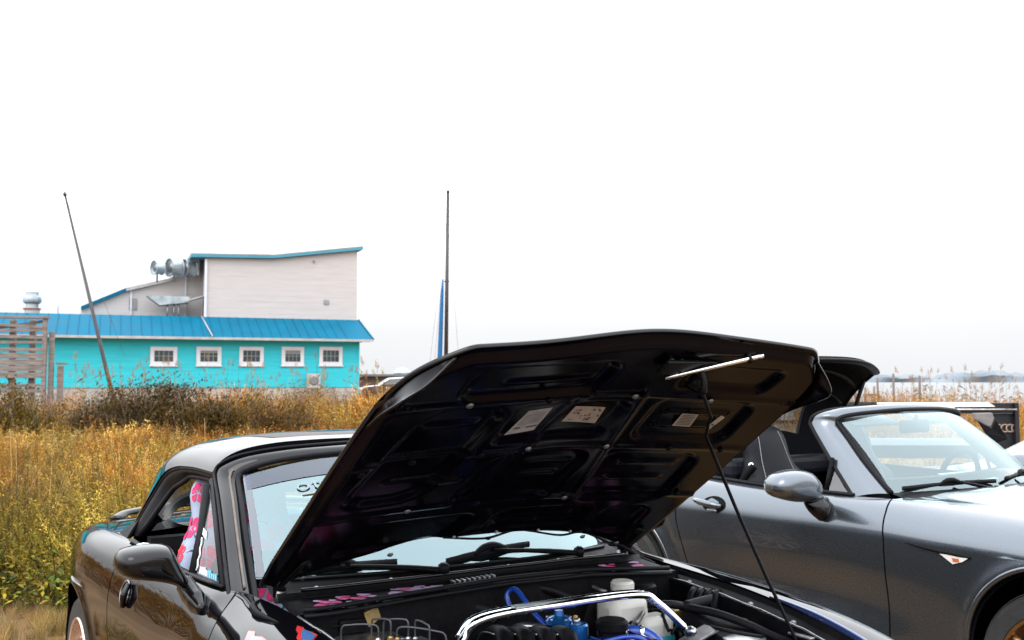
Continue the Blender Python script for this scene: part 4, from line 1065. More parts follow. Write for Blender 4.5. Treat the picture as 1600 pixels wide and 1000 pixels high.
# ---- under-hood parts
M_tank = mat('milky_plastic', (.52, .51, .48), .42, noise=.12, nscale=12, trans=0); M_cyan = mat('washer_fluid', (.03, .30, .36), .3)
M_blue = mat('blue_anodised', (.012, .13, .42), .25, metal=.6, coat=.6, noise=.15, nscale=30)
M_bhose = mat('blue_hose', (.008, .045, .30), .33, coat=.4); M_spark = mat('blue_sparkle_paint', (.012, .03, .30), .2, metal=.5, coat=1, noise=.9, nscale=160)
M_gold = mat('gold_zinc', (.35, .24, .10), .4, metal=.7, noise=.2, nscale=40); M_rust = mat('rusty_brown', (.16, .085, .06), .8, noise=.35, nscale=20)
# white reservoir: neck, stepped body, blue fluid showing in the lower part
def rbox(name, c, d, m, bev=.02, par=car, R=None):
    o = MB().box((0, 0, 0), d).build(name, m, par, bevel=bev, auto=40); o.location = c
    if R is not None: o.rotation_euler = R
    return o
tk = rbox('coolant_tank', (-.275, .335, .745), (.10, .135, .135), M_tank, .025)
for nm, c, d, m_, b_ in (('tank_shoulder', (.045, .07, -.035), (.085, .12, .10), M_tank, .022), ('tank_fluid', (.0465, .071, -.070), (.0885, .1235, .080), M_cyan, .018), ('tank_fluid', (0, 0, -.095), (.098, .132, .06), M_cyan, .014)):
    rbox(nm, c, d, m_, b_, tk)
MB().lathe([(.030, 0), (.030, .018), (.034, .020), (.034, .040), (.029, .046), (0, .046)], Matrix.Translation((-.005, .005, .066)), 24).build('tank_cap', M_tank, tk, auto=30)
for k in range(3): MB().lathe([(.0345, 0), (.0355, .002), (.0345, .004)], Matrix.Translation((-.005, .005, .090+.006*k)), 24, cap=False).build('cap_rib', M_tank, tk)
mc = MB().lathe([(.036, -.09), (.036, 0), (.045, .003), (.045, .026), (.038, .032), (0, .033)], Matrix.Translation((-.315, .44, .80)), 24).build('brake_reservoir', M_trim, car, auto=30)
MB().lathe([(.095, -.05), (.10, -.02), (.095, 0), (.06, .02), (.0, .025)], axis_to((1, 0, .1), (-.37, .36, .71)), 28).build('brake_booster', M_trim, car, auto=40)
# chrome strut brace: two bright tubes side by side
br = [(-.06, -.42, .73), (-.115, -.29, .80), (-.095, -.235, .852), (-.085, 0, .862), (-.075, .235, .862), (-.055, .29, .835), (-.018, .355, .765)]
bar = MB().tube([Vector(p) for p in br], .0100, 12, smooth=7).build('strut_brace', M_chrome, car)
MB().tube([Vector(p)+Vector((-.024, 0, .003)) for p in br[1:-1]], .0080, 12, smooth=7).build('brace_tube', M_chrome, bar)
rbox('brace_plate', (-.10, -.02, .869), (.035, .26, .004), M_alu, .001, bar)
MB().lathe([(.014, -.012), (.014, .008), (.009, .012), (.009, .02), (0, .02)], axis_to((1, -.1, .3), (-.01, .36, .762)), 12).build('brace_bolt', M_alu, bar)
rbox('brace_foot', (-.02, .40, .745), (.06, .10, .008), M_steel, .002, bar, (0.3, 0, 0))
# engine: cam cover in sparkling blue with caps, ribs
eng = empty('engine', (0, 0, 0), parent=car)
vc = rbox('cam_cover', (.06, .14, .715), (.34, .20, .10), M_spark, .03)
for k in (-1, 0, 1): MB().tube([(-.14, .06*k, .052), (.16, .06*k, .052)], .006, 6).build('cover_rib', M_spark, vc)
MB().lathe([(.038, -.02), (.038, .0), (.044, .004), (.044, .022), (.036, .03), (0, .031)], Matrix.Translation((-.09, .155, .775)), 24).build('oil_filler_cap', M_trim, car, auto=30)
MB().lathe([(.034, -.05), (.034, 0)], Matrix.Translation((-.09, .155, .757)), 20).build('filler_neck', M_spark, car)
bpy.data.objects.remove(eng)
hs = MB().tube([(-.10, .19, .757), (-.08, .225, .765), (-.05, .255, .755), (-.01, .27, .72), (.03, .275, .66)], .017, 12, smooth=6).build('breather_hose', M_bhose, car)
for c, d in (((-.092, .203, .760), (.2, 1, .3)), ((-.07, .238, .763), (.4, 1, .0))): MB().lathe([(.0185, -.006), (.0200, 0), (.0185, .006)], axis_to(d, c), 20, cap=False).build('hose_clamp', M_chrome, hs)
MB().tube([(-.03, .02, .755), (-.02, .10, .772), (-.01, .17, .772), (.02, .22, .75)], .006, 8, smooth=6).build('spark_lead', M_bhose, car)
MB().tube([(.0, .05, .755), (.01, .11, .768), (.03, .16, .765), (.05, .2, .74)], .006, 8, smooth=6).build('spark_lead', M_bhose, car)
# blue fuel pressure regulator and solenoid cans
cn = MB().lathe([(.030, -.03), (.032, -.025), (.032, .020), (.028, .025), (.012, .027), (0, .027)], Matrix.Translation((-.155, .085, .765)), 22).build('blue_canister', M_blue, car, auto=30)
MB().lathe([(.010, 0), (.010, .012), (0, .013)], Matrix.Translation((-.155, .085, .79)), 12).build('canister_nipple', M_alu, cn)
rg = MB().lathe([(.020, -.05), (.020, -.005), (.036, 0), (.038, .010), (.030, .018), (.014, .022), (.012, .036), (0, .037)], Matrix.Translation((-.195, .055, .785)), 22).build('pressure_regulator', M_blue, car, auto=30)
for a in range(5): MB().lathe([(.004, 0), (.004, .005), (0, .006)], Matrix.Translation((-.195+.033*math.cos(a*1.26), .055+.033*math.sin(a*1.26), .797)), 6).build('regulator_screw', M_alu, rg)
rbox('fuel_rail', (-.21, .0, .755), (.035, .20, .03), M_blue, .008)
for k in range(4):
    y = -.09+.06*k; MB().lathe([(.012, -.05), (.013, 0), (.008, .01), (.008, .02), (0, .02)], Matrix.Translation((-.225, y, .745)), 12).build('injector', M_trim if k % 2 else M_alu, car, auto=30)
MB().lathe([(.006, 0), (.006, .018), (0, .02)], Matrix.Translation((-.18, .10, .785)), 8).build('yellow_cap', mat('yellow_plastic', (.60, .32, .02), .4), car)
# blue looped vacuum hose
MB().tube([(-.335, .0, .785), (-.365, -.005, .83), (-.362, .005, .85), (-.34, .012, .853), (-.30, .015, .83), (-.255, .02, .80), (-.21, .03, .775)], .0075, 10, smooth=7).build('vacuum_hose', M_bhose, car)
# black intake runners, plenum
for k in range(4):
    y = -.12+.045*k
    MB().tube([(-.26+.02*k, y-.02, .70), (-.23+.03*k, y-.02, .765), (-.15+.03*k, y-.03, .785), (-.08+.03*k, y-.06, .76)], .026, 12, smooth=6).build('intake_runner', M_blackdull, car)
    MB().tube([(-.275+.02*k, y-.045, .69), (-.24+.03*k, y-.045, .775), (-.15+.03*k, y-.055, .795)], .0025, 6, smooth=6).build('runner_edge', M_alu, car)
rbox('plenum', (-.06, -.20, .70), (.32, .12, .12), M_blackdull, .035)
MB().tube([(-.30, -.06, .75), (-.25, -.02, .775), (-.20, .03, .77)], .012, 8, smooth=4).build('throttle_linkage', M_alu, car)
rbox('throttle_body', (-.24, -.05, .745), (.06, .06, .05), M_alu, .012)
# thick radiator/heater hoses on the firewall
hh = MB().tube([(-.47, -.125, .60), (-.455, -.135, .70), (-.435, -.135, .775), (-.42, -.105, .805), (-.40, -.06, .795), (-.39, -.015, .775)], .021, 12, smooth=7).build('heater_hose', M_rubber, car)
MB().lathe([(.0225, -.006), (.024, 0), (.0225, .006)], axis_to((.3, 1, -.4), (-.393, -.03, .782)), 18, cap=False).build('hose_clamp', M_steel, hh)
rbox('clip', (-.405, -.175, .79), (.006, .012, .045), M_chrome, .002); 
cf = [(-.40, -.195, .765), (-.40, -.155, .77), (-.40, -.155, .785), (-.40, -.195, .78), (-.40, -.195, .765)]
MB().tube(cf, .003, 6).build('wire_clip', M_alu, car)
MB().tube([(-.42, -.19, .82), (-.41, -.21, .77), (-.41, -.20, .70), (-.40, -.14, .64)], .004, 6, smooth=6).build('wire', M_steel, car)
MB().tube([(-.42, -.10, .82), (-.42, -.02, .85), (-.42, .10, .845), (-.40, .16, .82), (-.37, .22, .79)], .005, 6, smooth=6).build('wire', M_rubber, car)
MB().tube([(-.41, .12, .84), (-.385, .17, .825), (-.36, .22, .80)], .013, 8, smooth=6).build('cable_sleeve', M_rubber, car)
MB().lathe([(.013, -.012), (.015, 0), (.013, .012), (0, .013)], axis_to((.8, -.5, .3), (-.435, -.09, .742)), 14).build('green_cap', mat('green_plastic', (.16, .50, .05), .4), car)
MB().lathe([(.013, -.006), (.014, 0), (0, .006)], axis_to((.8, -.5, .3), (-.425, -.098, .746)), 14).build('pink_cap', mat('pink_plastic', (.62, .40, .42), .4), car)
MB().lathe([(.008, -.012), (.010, -.01), (.010, .012), (.006, .014)], Matrix.Translation((-.373, .217, .80)), 12).build('orange_plug', mat('orange_plastic', (.45, .17, .05), .5), car)
# steel pipe across the firewall
MB().tube([(-.455, .135, .835), (-.44, .25, .836), (-.435, .305, .832), (-.37, .32, .818), (-.34, .325, .815)], .006, 8, smooth=0).build('steel_pipe', M_steel, car)
rbox('pipe_bracket', (-.45, .135, .838), (.018, .016, .016), M_alu, .003)
MB().tube([(-.44, .33, .845), (-.43, .42, .838), (-.40, .48, .81)], .005, 8, smooth=5).build('steel_pipe', M_steel, car)
for k in range(5): MB().tube([(-.425, -.50+.02*k, .80-.02*k), (-.415, -.36, .80-.012*k), (-.42, -.22, .83-.015*k)], .0022, 5, smooth=6).build('wire', M_rubber, car)
MB().tube([(-.43, -.26, .845), (-.42, -.22, .842), (-.43, -.18, .835)], .006, 6, smooth=5).build('wire', M_steel, car)
for y in (-.235, -.06): rbox('harness_clip', (-.425, y, .85), (.012, .022, .02), M_alu, .003)
# ABS unit: grey block, valve body, looping pipes
ab = rbox('abs_pump', (-.375, -.42, .725), (.11, .16, .10), M_alu, .008)
rbox('abs_block', (.085, .075, -.005), (.08, .11, .10), M_steel, .006, ab)
rbox('abs_connector', (-.06, -.03, .07), (.05, .07, .04), M_trim, .006, ab)
rbox('gold_bracket', (-.04, .03, .08), (.012, .04, .07), M_gold, .002, ab, (.4, .2, 0))
for k, (p, q, h) in enumerate((((-.30, -.43), (-.37, -.50), .82), ((-.30, -.395), (-.36, -.42), .828), ((-.27, -.36), (-.33, -.40), .83), ((-.28, -.385), (-.18, -.30), .815), ((-.26, -.345), (-.21, -.33), .83))):
    p3 = Vector((*p, .775)); q3 = Vector((*q, .74)); up = Vector((0, 0, h))
    MB().tube([p3, Vector((p[0], p[1], h-.008)), Vector((p[0]*.8+q[0]*.2, p[1]*.8+q[1]*.2, h)), Vector((p[0]*.25+q[0]*.75, p[1]*.25+q[1]*.75, h-.004)), Vector((q[0], q[1], h-.015)), q3], .0026, 8, smooth=5).build('brake_pipe', mat('dark_pipe', (.09, .09, .10), .4, metal=.6), car)
    MB().lathe([(.008, 0), (.008, .012), (.005, .016)], Matrix.Translation((p[0], p[1], .772)), 6).build('pipe_nut', M_gold if k % 2 else M_alu, car, smooth=False)
# right-hand side (car's left): airbox with ribbed duct, fuse box, horn dome
ax_ = axis_to((.85, .5, 0), (-.22, .55, .775))
for k in range(4): MB().lathe([(.046, .024*k), (.052, .024*k+.005), (.052, .024*k+.014), (.046, .024*k+.02)], ax_, 26, cap=True).build('ribbed_duct', M_trim, car, auto=40)
MB().tube([(-.15, .46, .79), (-.145, .56, .80), (-.155, .665-.05, .80)], .016, 10, smooth=5).build('duct_pipe', M_rubber, car)
MB().tube([(-.19, .36, .80), (-.16, .42, .80), (-.15, .47, .79)], .012, 10, smooth=5).build('duct_pipe', M_rubber, car)
ab2 = MB().prism([(-.16, .46, .785), (-.155, .55, .79), (.02, .56, .755), (.17, .575, .72), (.17, .42, .70), (.02, .44, .74)], (0, 0, -.16)).build('air_box', M_trim, car, bevel=.008, smooth=False)
MB().tube([(-.165, .46, .79), (-.06, .50, .785), (.03, .54, .765), (.10, .565, .745), (.18, .575, .735)], .012, 8, smooth=5).build('air_box_rim', M_rubber, car)
rbox('gold_relay', (-.215, .49, .755), (.03, .045, .03), M_gold, .003)
rbox('relay_box', (-.105, .598, .775), (.03, .025, .05), M_steel, .003)
MB().lathe([(.055, -.03), (.052, 0), (.035, .022), (.015, .03), (0, .031)], axis_to((.3, -.2, 1), (-.02, .585, .735)), 22).build('horn_dome', M_rust, car)
MB().lathe([(.06, 0), (.06, .006), (.05, .008), (.02, .012), (0, .012)], Matrix.Translation((.05, .50, .735)), 24).build('filter_lid', M_alu, car, auto=30)
MB().tube([(-.03, .45, .76), (.03, .44, .765), (.08, .47, .76), (.10, .52, .75)], .005, 6, smooth=6).build('wire', M_rubber, car)
rbox('white_connector', (.01, .60, .745), (.03, .02, .02), M_tank, .003)
rbox('small_bolt_plate', (.19, .585, .765), (.08, .05, .006), M_steel, .002)
for k in range(5): MB().tube([(-.38+.04*k, .35+.03*k, .66), (-.33+.05*k, .40+.03*k, .73), (-.28+.04*k, .5+.01*k, .74)], .004, 6, smooth=5).build('wire', M_rubber, car)
MB().box((-.05, 0, .55), (.6, .42, .22)).build('engine_block', M_blackdull, car, bevel=.02)

# clutter: looms, connectors, small hoses and brackets packed round the engine
rc = random.Random(17)
for i in range(34):
    x0, y0 = rc.uniform(-.39, -.02), rc.uniform(-.50, .52)
    if -.12 < x0 and abs(y0) < .28: continue
    z0 = rc.uniform(.66, .755); pts = [(x0, y0, z0)]
    for k in range(3): pts.append((pts[-1][0]+rc.uniform(-.06, .06), pts[-1][1]+rc.uniform(-.09, .09), min(.79, max(.6, pts[-1][2]+rc.uniform(-.05, .05)))))
    MB().tube(pts, rc.choice((.004, .005, .007, .010)), 8, smooth=5).build('loom', rc.choice((M_rubber, M_rubber, M_blackdull, M_steel, M_trim)), car)
for i in range(26):
    x0, y0 = rc.uniform(-.38, .0), rc.uniform(-.50, .52)
    if abs(y0-.33) < .12 and x0 > -.36: continue
    rbox(rc.choice(('connector', 'bracket', 'junction')), (x0, y0, rc.uniform(.68, .76)), (rc.uniform(.015, .04), rc.uniform(.015, .045), rc.uniform(.012, .03)), rc.choice((M_trim, M_trim, M_steel, M_alu, M_gold, M_blackdull)), .003, car, (rc.uniform(-.4, .4), rc.uniform(-.4, .4), rc.uniform(0, 3)))

# nose: bumper wrapping round the front, with oval headlights
ny = np.linspace(-1, 1, 33); nz = np.linspace(0, 1, 14)
def nose(k, t):
    a = k*math.pi/2; z = .20+.50*t; bul = math.sin(math.pi*min(1, .15+.8*t))
    return (.66+(.27+.06*bul-.10*t)*math.cos(a)**.8, .80*math.sin(a)*(1-.10*t), z-.03*abs(k)**3*t)
MB().grid([[nose(k, t) for t in nz] for k in ny]).build('front_bumper', M_black, car)
MB().grid([[(.52+.36*s_, .62*k*(1-.25*s_), .70-.02*s_-.03*k*k) for k in np.linspace(-1, 1, 15)] for s_ in np.linspace(0, 1, 6)]).build('radiator_support', M_blackdull, car)
for sg in (-1, 1):
    MB().lathe([(.085, 0), (.08, .02), (.055, .04), (0, .05)], axis_to((.8, sg*.35, .45), (.66, sg*.56, .66)), 24).build('headlight', M_lab, car)
    MB().lathe([(.05, .041), (.02, .052), (0, .054)], axis_to((.8, sg*.35, .45), (.66, sg*.56, .66)), 18).build('headlight_lens', M_chrome, car)
MB().box((.93, 0, .34), (.08, .55, .12)).build('air_intake', M_trim, car, smooth=False, bevel=.03)
# ================================================================== grey convertible
PSI_G = math.radians(35.4)
gc = empty('grey_convertible', (2.61, 4.24, .05), PSI_G-math.pi/2, 'metallic grey convertible with its black soft top half raised', 'car')
gW = spline([-3.06, -2.95, -2.7, -2.31, -1.95, -1.5, -1.1, -.7, -.3, .05, .3, .6, .8], [.55, .72, .815, .862, .845, .826, .824, .836, .858, .868, .855, .77, .6])
gZ = spline([-3.06, -2.7, -2.3, -2.0, -1.75, -1.35, -.9, -.7, -.4, -.1, .15, .4, .7, .8], [.79, .86, .895, .898, .894, .883, .882, .886, .885, .878, .845, .785, .68, .62])
gY = spline([-3.06, -2.7, -2.3, -1.75, -1.3, -.9, -.72, -.4, 0, .5, .8], [.5, .64, .69, .70, .715, .715, .70, .655, .645, .58, .45])
GA, GR, GZ = (.05, -2.285), .36, .365
def g_low(x):
    z = np.full_like(x, .20)
    for xa in GA:
        d = GR**2-(x-xa)**2; z = np.where(d > 0, np.maximum(z, GZ+np.sqrt(np.maximum(d, 0))), z)
    return z
def g_side(x, t):
    zm = .735; zt, yt, W = gZ(x), gY(x), gW(x); n = 1.9
    ph = np.clip(t, 0, 1)*math.pi/2
    y = yt+(W-yt)*np.sin(ph)**(2/n); z = zm+(zt-zm)*np.maximum(np.cos(ph), 0)**(2/n)
    zl = g_low(x); q = np.clip(t-1, 0, 1); z2 = zm+(zl-zm)*q
    waist = np.exp(-((x+1.15)/.55)**2)
    y2 = W-.035*((zm-z2)/.45)**2-.030*waist*np.exp(-((z2-.46)/.11)**2)+.012*waist*np.exp(-((z2-.30)/.07)**2)
    lip = np.zeros_like(x)
    for xa in GA:
        r = np.hypot(x-xa, z2-GZ); lip = np.maximum(lip, .010*np.exp(-((r-GR)/.035)**2))
    return np.where(t <= 1, y, y2+lip), np.where(t <= 1, z, z2)
def g_xs(a, b):
    xs = list(np.linspace(a, b, max(12, int(abs(b-a)/.035))))
    for xa in GA:
        for s in (-1, 1):
            for k in np.linspace(0, 1, 18): xs.append(xa+s*GR*(1-.25*k*k)); xs.append(xa+s*(GR+.02*k))
    return np.array(sorted(set(round(float(x), 4) for x in xs if min(a, b)-1e-6 <= x <= max(a, b)+1e-6)))
def g_panel(name, x0, x1, sgn, sh0=None, sh1=None):
    xs = g_xs(x0, x1); ts = np.concatenate([np.linspace(0, 1, 26), np.linspace(1, 2, 26)[1:]])
    X, T = np.meshgrid(xs, ts, indexing='ij'); f = (X-x0)/(x1-x0)
    if sh0 is not None: X = X+(1-np.clip(f/.3, 0, 1))*sh0(T)
    if sh1 is not None: X = X+np.clip((f-.7)/.3, 0, 1)*sh1(T)
    Y, Z = g_side(X, T)
    return MB().grid(np.stack([X, sgn*Y, Z], -1), flip=sgn < 0).build(name, M_grey, gc, solid=.007)
gsr = lambda T: np.interp(T, [0, .3, .7, 1.1, 1.6, 2], [0, -.08, -.125, -.125, -.05, 0])
gsf = lambda T: np.interp(T, [0, .5, 1, 2], [0, .03, .045, .05])
gbody = {}
for sg in (-1, 1):
    gbody['q', sg] = g_panel('quarter_panel', -3.05, -1.757, sg, None, gsr)
    gbody['d', sg] = g_panel('door', -1.749, -.716, sg, gsr, gsf)
    gbody['f', sg] = g_panel('front_fender', -.708, .80, sg, gsf, None)
    for x, f in ((-1.753, gsr), (-.712, gsf)):
        xs = np.linspace(x-.08, x+.08, 5); ts = np.linspace(.05, 1.98, 24); X, T = np.meshgrid(xs, ts, indexing='ij'); X = X+f(T)
        Y, Z = g_side(X, T); MB().grid(np.stack([X, sg*(Y-.02), Z], -1), flip=sg > 0).build('door_jamb', M_trim, gc)
    for xa in GA:
        MB().lathe([(.375, -.32), (.375, .015), (.335, .02)], axis_to((0, sg, 0), (xa, sg*.815, GZ)), 32, cap=False).build('wheel_well', M_trim, gc)
        MB().lathe([(.38, 0), (.05, 0)], axis_to((0, sg, 0), (xa, sg*.52, GZ)), 28, cap=False).build('wheel_well', M_trim, gc)
        MB().tube([(xa+(GR-.004)*math.cos(a), sg*float(g_side(np.array([xa+GR*math.cos(a)]), np.array([1.99]))[0][0])-sg*.006, GZ+(GR-.004)*math.sin(a)) for a in np.linspace(.05, math.pi-.05, 40)], .011, 8).build('arch_trim', M_grey, gc)
    MB().box((-1.13, sg*.77, .2), (1.6, .09, .1)).build('sill', M_trim, gc, smooth=False, bevel=.03)
    # belt moulding
    MB().tube([(x, sg*float(gY(np.array(x))), float(gZ(np.array(x)))+.006) for x in np.linspace(-1.78, -.90, 14)], .011, 8, squash=(1.6, .8)).build('belt_moulding', M_rubber, gc)
    # inner door trim
    MB().grid([[(x, sg*(float(gY(np.array(x)))-.035-.03*t), float(gZ(np.array(x)))-.012-.5*t) for t in np.linspace(0, 1, 4)] for x in np.linspace(-1.78, -.80, 10)], flip=sg < 0).build('door_trim', M_inter, gc)
MB().box((-1.2, 0, .2), (3.2, 1.4, .04)).build('floor_pan', M_trim, gc, smooth=False)
# hood
ghx = np.linspace(-.64, .80, 40); ghk = np.linspace(-1, 1, 41)
def ghood(x, k):
    yt, zt = float(gY(np.array(x))), float(gZ(np.array(x)))
    lim = np.interp(x, [-.66, -.45], [0, 1])
    z = zt-.003+.052*(1-abs(k)**2.2)*np.interp(x, [-.7, -.3, .3, .8], [.85, .75, .6, .4])-.010*math.exp(-((abs(k)-.80)/.10)**2)
    return (x, yt*k, z)
P = [[ghood(x-(.18*abs(k)**2.2)*max(0, (.0-x)/.64)+.10*max(0, -x)/.64, k) for k in ghk] for x in ghx]
MB().grid(P).build('hood', M_grey, gc)
# rear deck
xs = np.linspace(-3.05, -1.98, 20); X, Vv = np.meshgrid(xs, np.linspace(-1, 1, 21), indexing='ij')
MB().grid(np.stack([X, Vv*gY(X), gZ(X)-.003+.04*(1-Vv**2)*sstep(-3.05, -2.8, X)], -1)).build('boot_lid', M_grey, gc)
MB().grid([[(-3.05-.05*math.sin(z*math.pi), .53*y, .2+z*.59) for z in np.linspace(0, 1, 8)] for y in np.linspace(-1, 1, 13)]).build('tail_panel', M_grey, gc)
MB().grid([[(.80+.12*math.sin(z*math.pi), .5*y, .2+z*.45) for z in np.linspace(0, 1, 8)] for y in np.linspace(-1, 1, 13)]).build('nose_panel', M_grey, gc)

# windshield frame
go = [(-.915, .69, .875), (-1.0, .655, .95), (-1.081, .622, 1.021), (-1.165, .592, 1.105), (-1.222, .572, 1.165), (-1.240, .563, 1.195), (-1.222, .55, 1.228), (-1.18, .483, 1.252), (-1.13, .34, 1.263), (-1.095, .19, 1.268), (-1.08, .06, 1.270)]
gi = [(-.775, .62, .896), (-.875, .59, .968), (-.968, .56, 1.04), (-1.06, .525, 1.118), (-1.118, .508, 1.168), (-1.135, .505, 1.192), (-1.122, .49, 1.215), (-1.09, .415, 1.229), (-1.06, .30, 1.238), (-1.035, .17, 1.245), (-1.024, .06, 1.247)]
O, I = catmull(full(go), 5), catmull(full(gi), 5); rows = []
for k in range(9):
    t = k/8; r = []
    for a, b in zip(O, I):
        p = a.lerp(b, t); nrm = Vector((.5, 0, .8)) if abs(p.y) < .48 else Vector((.5, math.copysign(.6, p.y), .4)); r.append(p+nrm.normalized()*.02*math.sin(math.pi*t)**.8)
    rows.append(r)
MB().grid([[tuple(p) for p in r] for r in rows]).build('windshield_frame', M_grey, gc, solid=.025)
MB().tube([p+Vector((.004, 0, .004)) for p in I], .011, 8).build('windshield_moulding', M_rubber, gc)
MB().tube([p+Vector((-.004, 0, -.002)) for p in O], .010, 8).build('frame_seal', M_rubber, gc)
def gws(s, k):
    bx_, bz = -.59-.185*k*k, .912-.016*k*k; tx, tz = -1.024-.105*k*k, 1.248-.045*abs(k)**3; by, ty = .62*k, .508*k
    bul = .03*math.sin(math.pi*s)*(1-.6*k*k); return (bx_+(tx-bx_)*s+bul*.6, by+(ty-by)*s, bz+(tz-bz)*s+bul*.6)
MB().grid([[gws(s, k) for k in np.linspace(-.985, .985, 33)] for s in np.linspace(.01, .985, 21)], flip=True).build('windshield', M_wind2, gc)
# black cowl below the glass
MB().grid([[(-.59-.185*k*k+dx, .62*k, .912-.016*k*k+dz) for k in np.linspace(-1, 1, 31)] for dx, dz in ((-.02, .006), (.03, -.004), (.085, -.020), (.11, -.03))]).build('cowl_panel', M_trim, gc)
def ggl(s, k, lift=.008): return Vector(gws(s, k))+Vector((.6, 0, .8))*lift
wiper(gc, (-.545, -.18, .905), ggl(.02, -.93, .010), ggl(.03, -.15, .010), ggl(.03, -.52, .014))
wiper(gc, (-.56, .28, .907), ggl(.04, -.02, .012), ggl(.06, .75, .012), ggl(.06, .30, .018))
# vent windows
for sg in (-1, 1):
    A = [(-1.068, sg*.632, 1.005), (-1.06, sg*.700, .878), (-.92, sg*.692, .875)]
    MB().add(A, [(0, 1, 2)]).build('vent_window', M_glass, gc, smooth=False)
    MB().tube([Vector(A[0])+Vector((0, 0, .03)), A[1]], .010, 8).build('vent_bar', M_trim, gc); MB().tube([A[1], A[2]], .007, 6).build('vent_seal', M_alu, gc)
# mirrors
for sg in (-1, 1):
    c = Vector((-1.03, sg*.935, .925))
    gm = [(.205, -.008), (.200, .025), (.160, .052), (.085, .066), (.0, .068), (-.085, .056), (-.150, .018), (-.168, -.020), (-.162, -.050), (-.095, -.060), (.04, -.056), (.160, -.034)]
    ol = [c+Vector((-.10*a-.0, sg*a*.76, z*1.13)) for a, z in gm]
    mr = inflate('mirror', ol, c, (.085, sg*.03, 0), (-.04, 0, 0), M_grey, gc, rings=11, sharp=.5)
    MB().tube([c+Vector((.01, -sg*.09, -.045)), (-.995, sg*.85, .848), (-.985, sg*.81, .822)], [.040, .044, .050], 12, smooth=5, squash=(1.2, .8)).build('mirror_stalk', M_black, gc)
    MB().tube([c+(Vector(p)-c)*.93+Vector((.035, sg*.012, -.0)) for p in ol[9:]+ol[:1]], .002, 5).build('mirror_seam', M_trim, mr)
# door handle
bg = bvh_of(gbody['d', -1])
def on_g(x, z, b=bg):
    h = b.ray_cast(Vector((x, -1.6, z)), Vector((0, 1, 0))); return h[0] if h[0] else Vector((x, -.82, z))
cup = [on_g(-1.63+.075*math.cos(a), .782+.04*math.sin(a))+Vector((0, -.002, 0)) for a in np.linspace(0, 2*math.pi, 25)[:-1]]
hdl = MB().add(cup, [tuple(range(24))]).build('door_handle', M_trim, gc)
MB().tube([on_g(-1.755, .796)+Vector((0, -.010, 0)), on_g(-1.70, .792)+Vector((0, -.032, 0)), on_g(-1.62, .784)+Vector((0, -.034, 0)), on_g(-1.575, .778)+Vector((0, -.010, 0))], [.010, .015, .015, .010], 10, smooth=6, squash=(1.0, 1.1)).build('handle_bar', M_grey, hdl)
MB().tube([on_g(-1.66, .752)+Vector((0, -.004, 0)), on_g(-1.60, .752)+Vector((0, -.008, 0))], .010, 8).build('handle_lower_lip', M_grey, hdl)
MB().lathe([(.004, 0), (.004, .003), (0, .003)], axis_to((0, -1, 0), on_g(-1.715, .793)+Vector((0, -.045, 0))), 8).build('keyhole', M_trim, hdl)
# side repeater and the slit above it
bgf = bvh_of(gbody['f', -1])
M_lens = mat('clear_lens', (.62, .60, .58), .12, coat=1); M_amber = mat('amber_bulb', (.45, .10, .03), .3)
poly = [Vector((x, -1.2, z)) for x, z in ((-.400, .713), (-.275, .713), (-.300, .695), (-.343, .680))]
rp = decal('side_repeater', poly, bgf, (0, 1, 0), M_lens, gc, lift=.006, fine=2)
decal('repeater_bulb', [Vector((x, -1.2, z)) for x, z in ((-.345, .704), (-.315, .704), (-.315, .692), (-.340, .690))], bgf, (0, 1, 0), M_amber, rp, lift=.008)
sl_ = [on_g(x, z, bgf)+Vector((0, -.003, 0)) for x, z in ((-.56, .735), (-.49, .727), (-.40, .720), (-.32, .717), (-.268, .714))]
MB().tube(sl_, [.0015, .004, .006, .007, .004], 8, smooth=4).build('fender_slit', M_trim, gc)
# wheels
for sg in (-1, 1):
    for xa in GA: wheel(gc, (xa, sg*.745, .325), sg, .308, .20, .226, M_bronze, 8, .035)
# cabin
seat_r = seat(gc, -1.53, -.36, M_leather, top=1.165, w=.265, lean=.18, headw=.155)
seat_l = seat(gc, -1.53, .36, M_leather, top=1.165, w=.265, lean=.18, headw=.155)
for st, y in ((seat_r, -.36), (seat_l, .36)):
    b = bvh_of(st)
    for k in (-1, 1):
        pts = []
        for z in np.linspace(.7, 1.16, 14):
            h = b.ray_cast(Vector((-1.0, y+k*np.interp(z, [.7, .95, 1.16], [.16, .11, .075]), z)), Vector((-1, 0, 0)))
            if h[0]: pts.append(h[0]+Vector((.001, 0, 0)))
        if len(pts) > 3: MB().tube(pts, .0022, 5).build('stitching', mat('pale_thread', (.22, .22, .23), .7), st)
    MB().lathe([(.016, 0), (.016, .004), (.008, .006)], axis_to((.3, -1, .1), (-1.63, y-.19, .96)), 14).build('belt_guide', M_chrome, st)
    MB().tube([(-1.60, y-.20, .96), (-1.63, y-.24, .90), (-1.66, y-.26, .82)], .014, 6, smooth=4, squash=(.3, 1.6)).build('seat_belt', M_trim, st)
MB().grid([[(-.80-.24*t-.10*y*y, .62*y, .885+.035*math.sin(t*math.pi)-.10*t) for y in np.linspace(-1, 1, 17)] for t in np.linspace(0, 1, 7)]).build('dashboard', M_inter, gc, solid=.06)
MB().tube([(-1.05+.03*math.sin(a), .36+.18*math.cos(a), .86+.175*math.sin(a)) for a in np.linspace(0, 2*math.pi, 37)], .015, 10).build('steering_wheel', M_leather, gc)
for a in (.1, math.pi-.1, -math.pi/2): MB().tube([(-1.04, .36, .86), (-1.05, .36+.17*math.cos(a), .86+.17*math.sin(a))], [.03, .014], 8).build('steering_spoke', M_leather, gc)
MB().tube([(-1.045, 0, 1.222), (-1.055, 0, 1.19)], .009, 6).build('inner_mirror_arm', M_inter, gc)
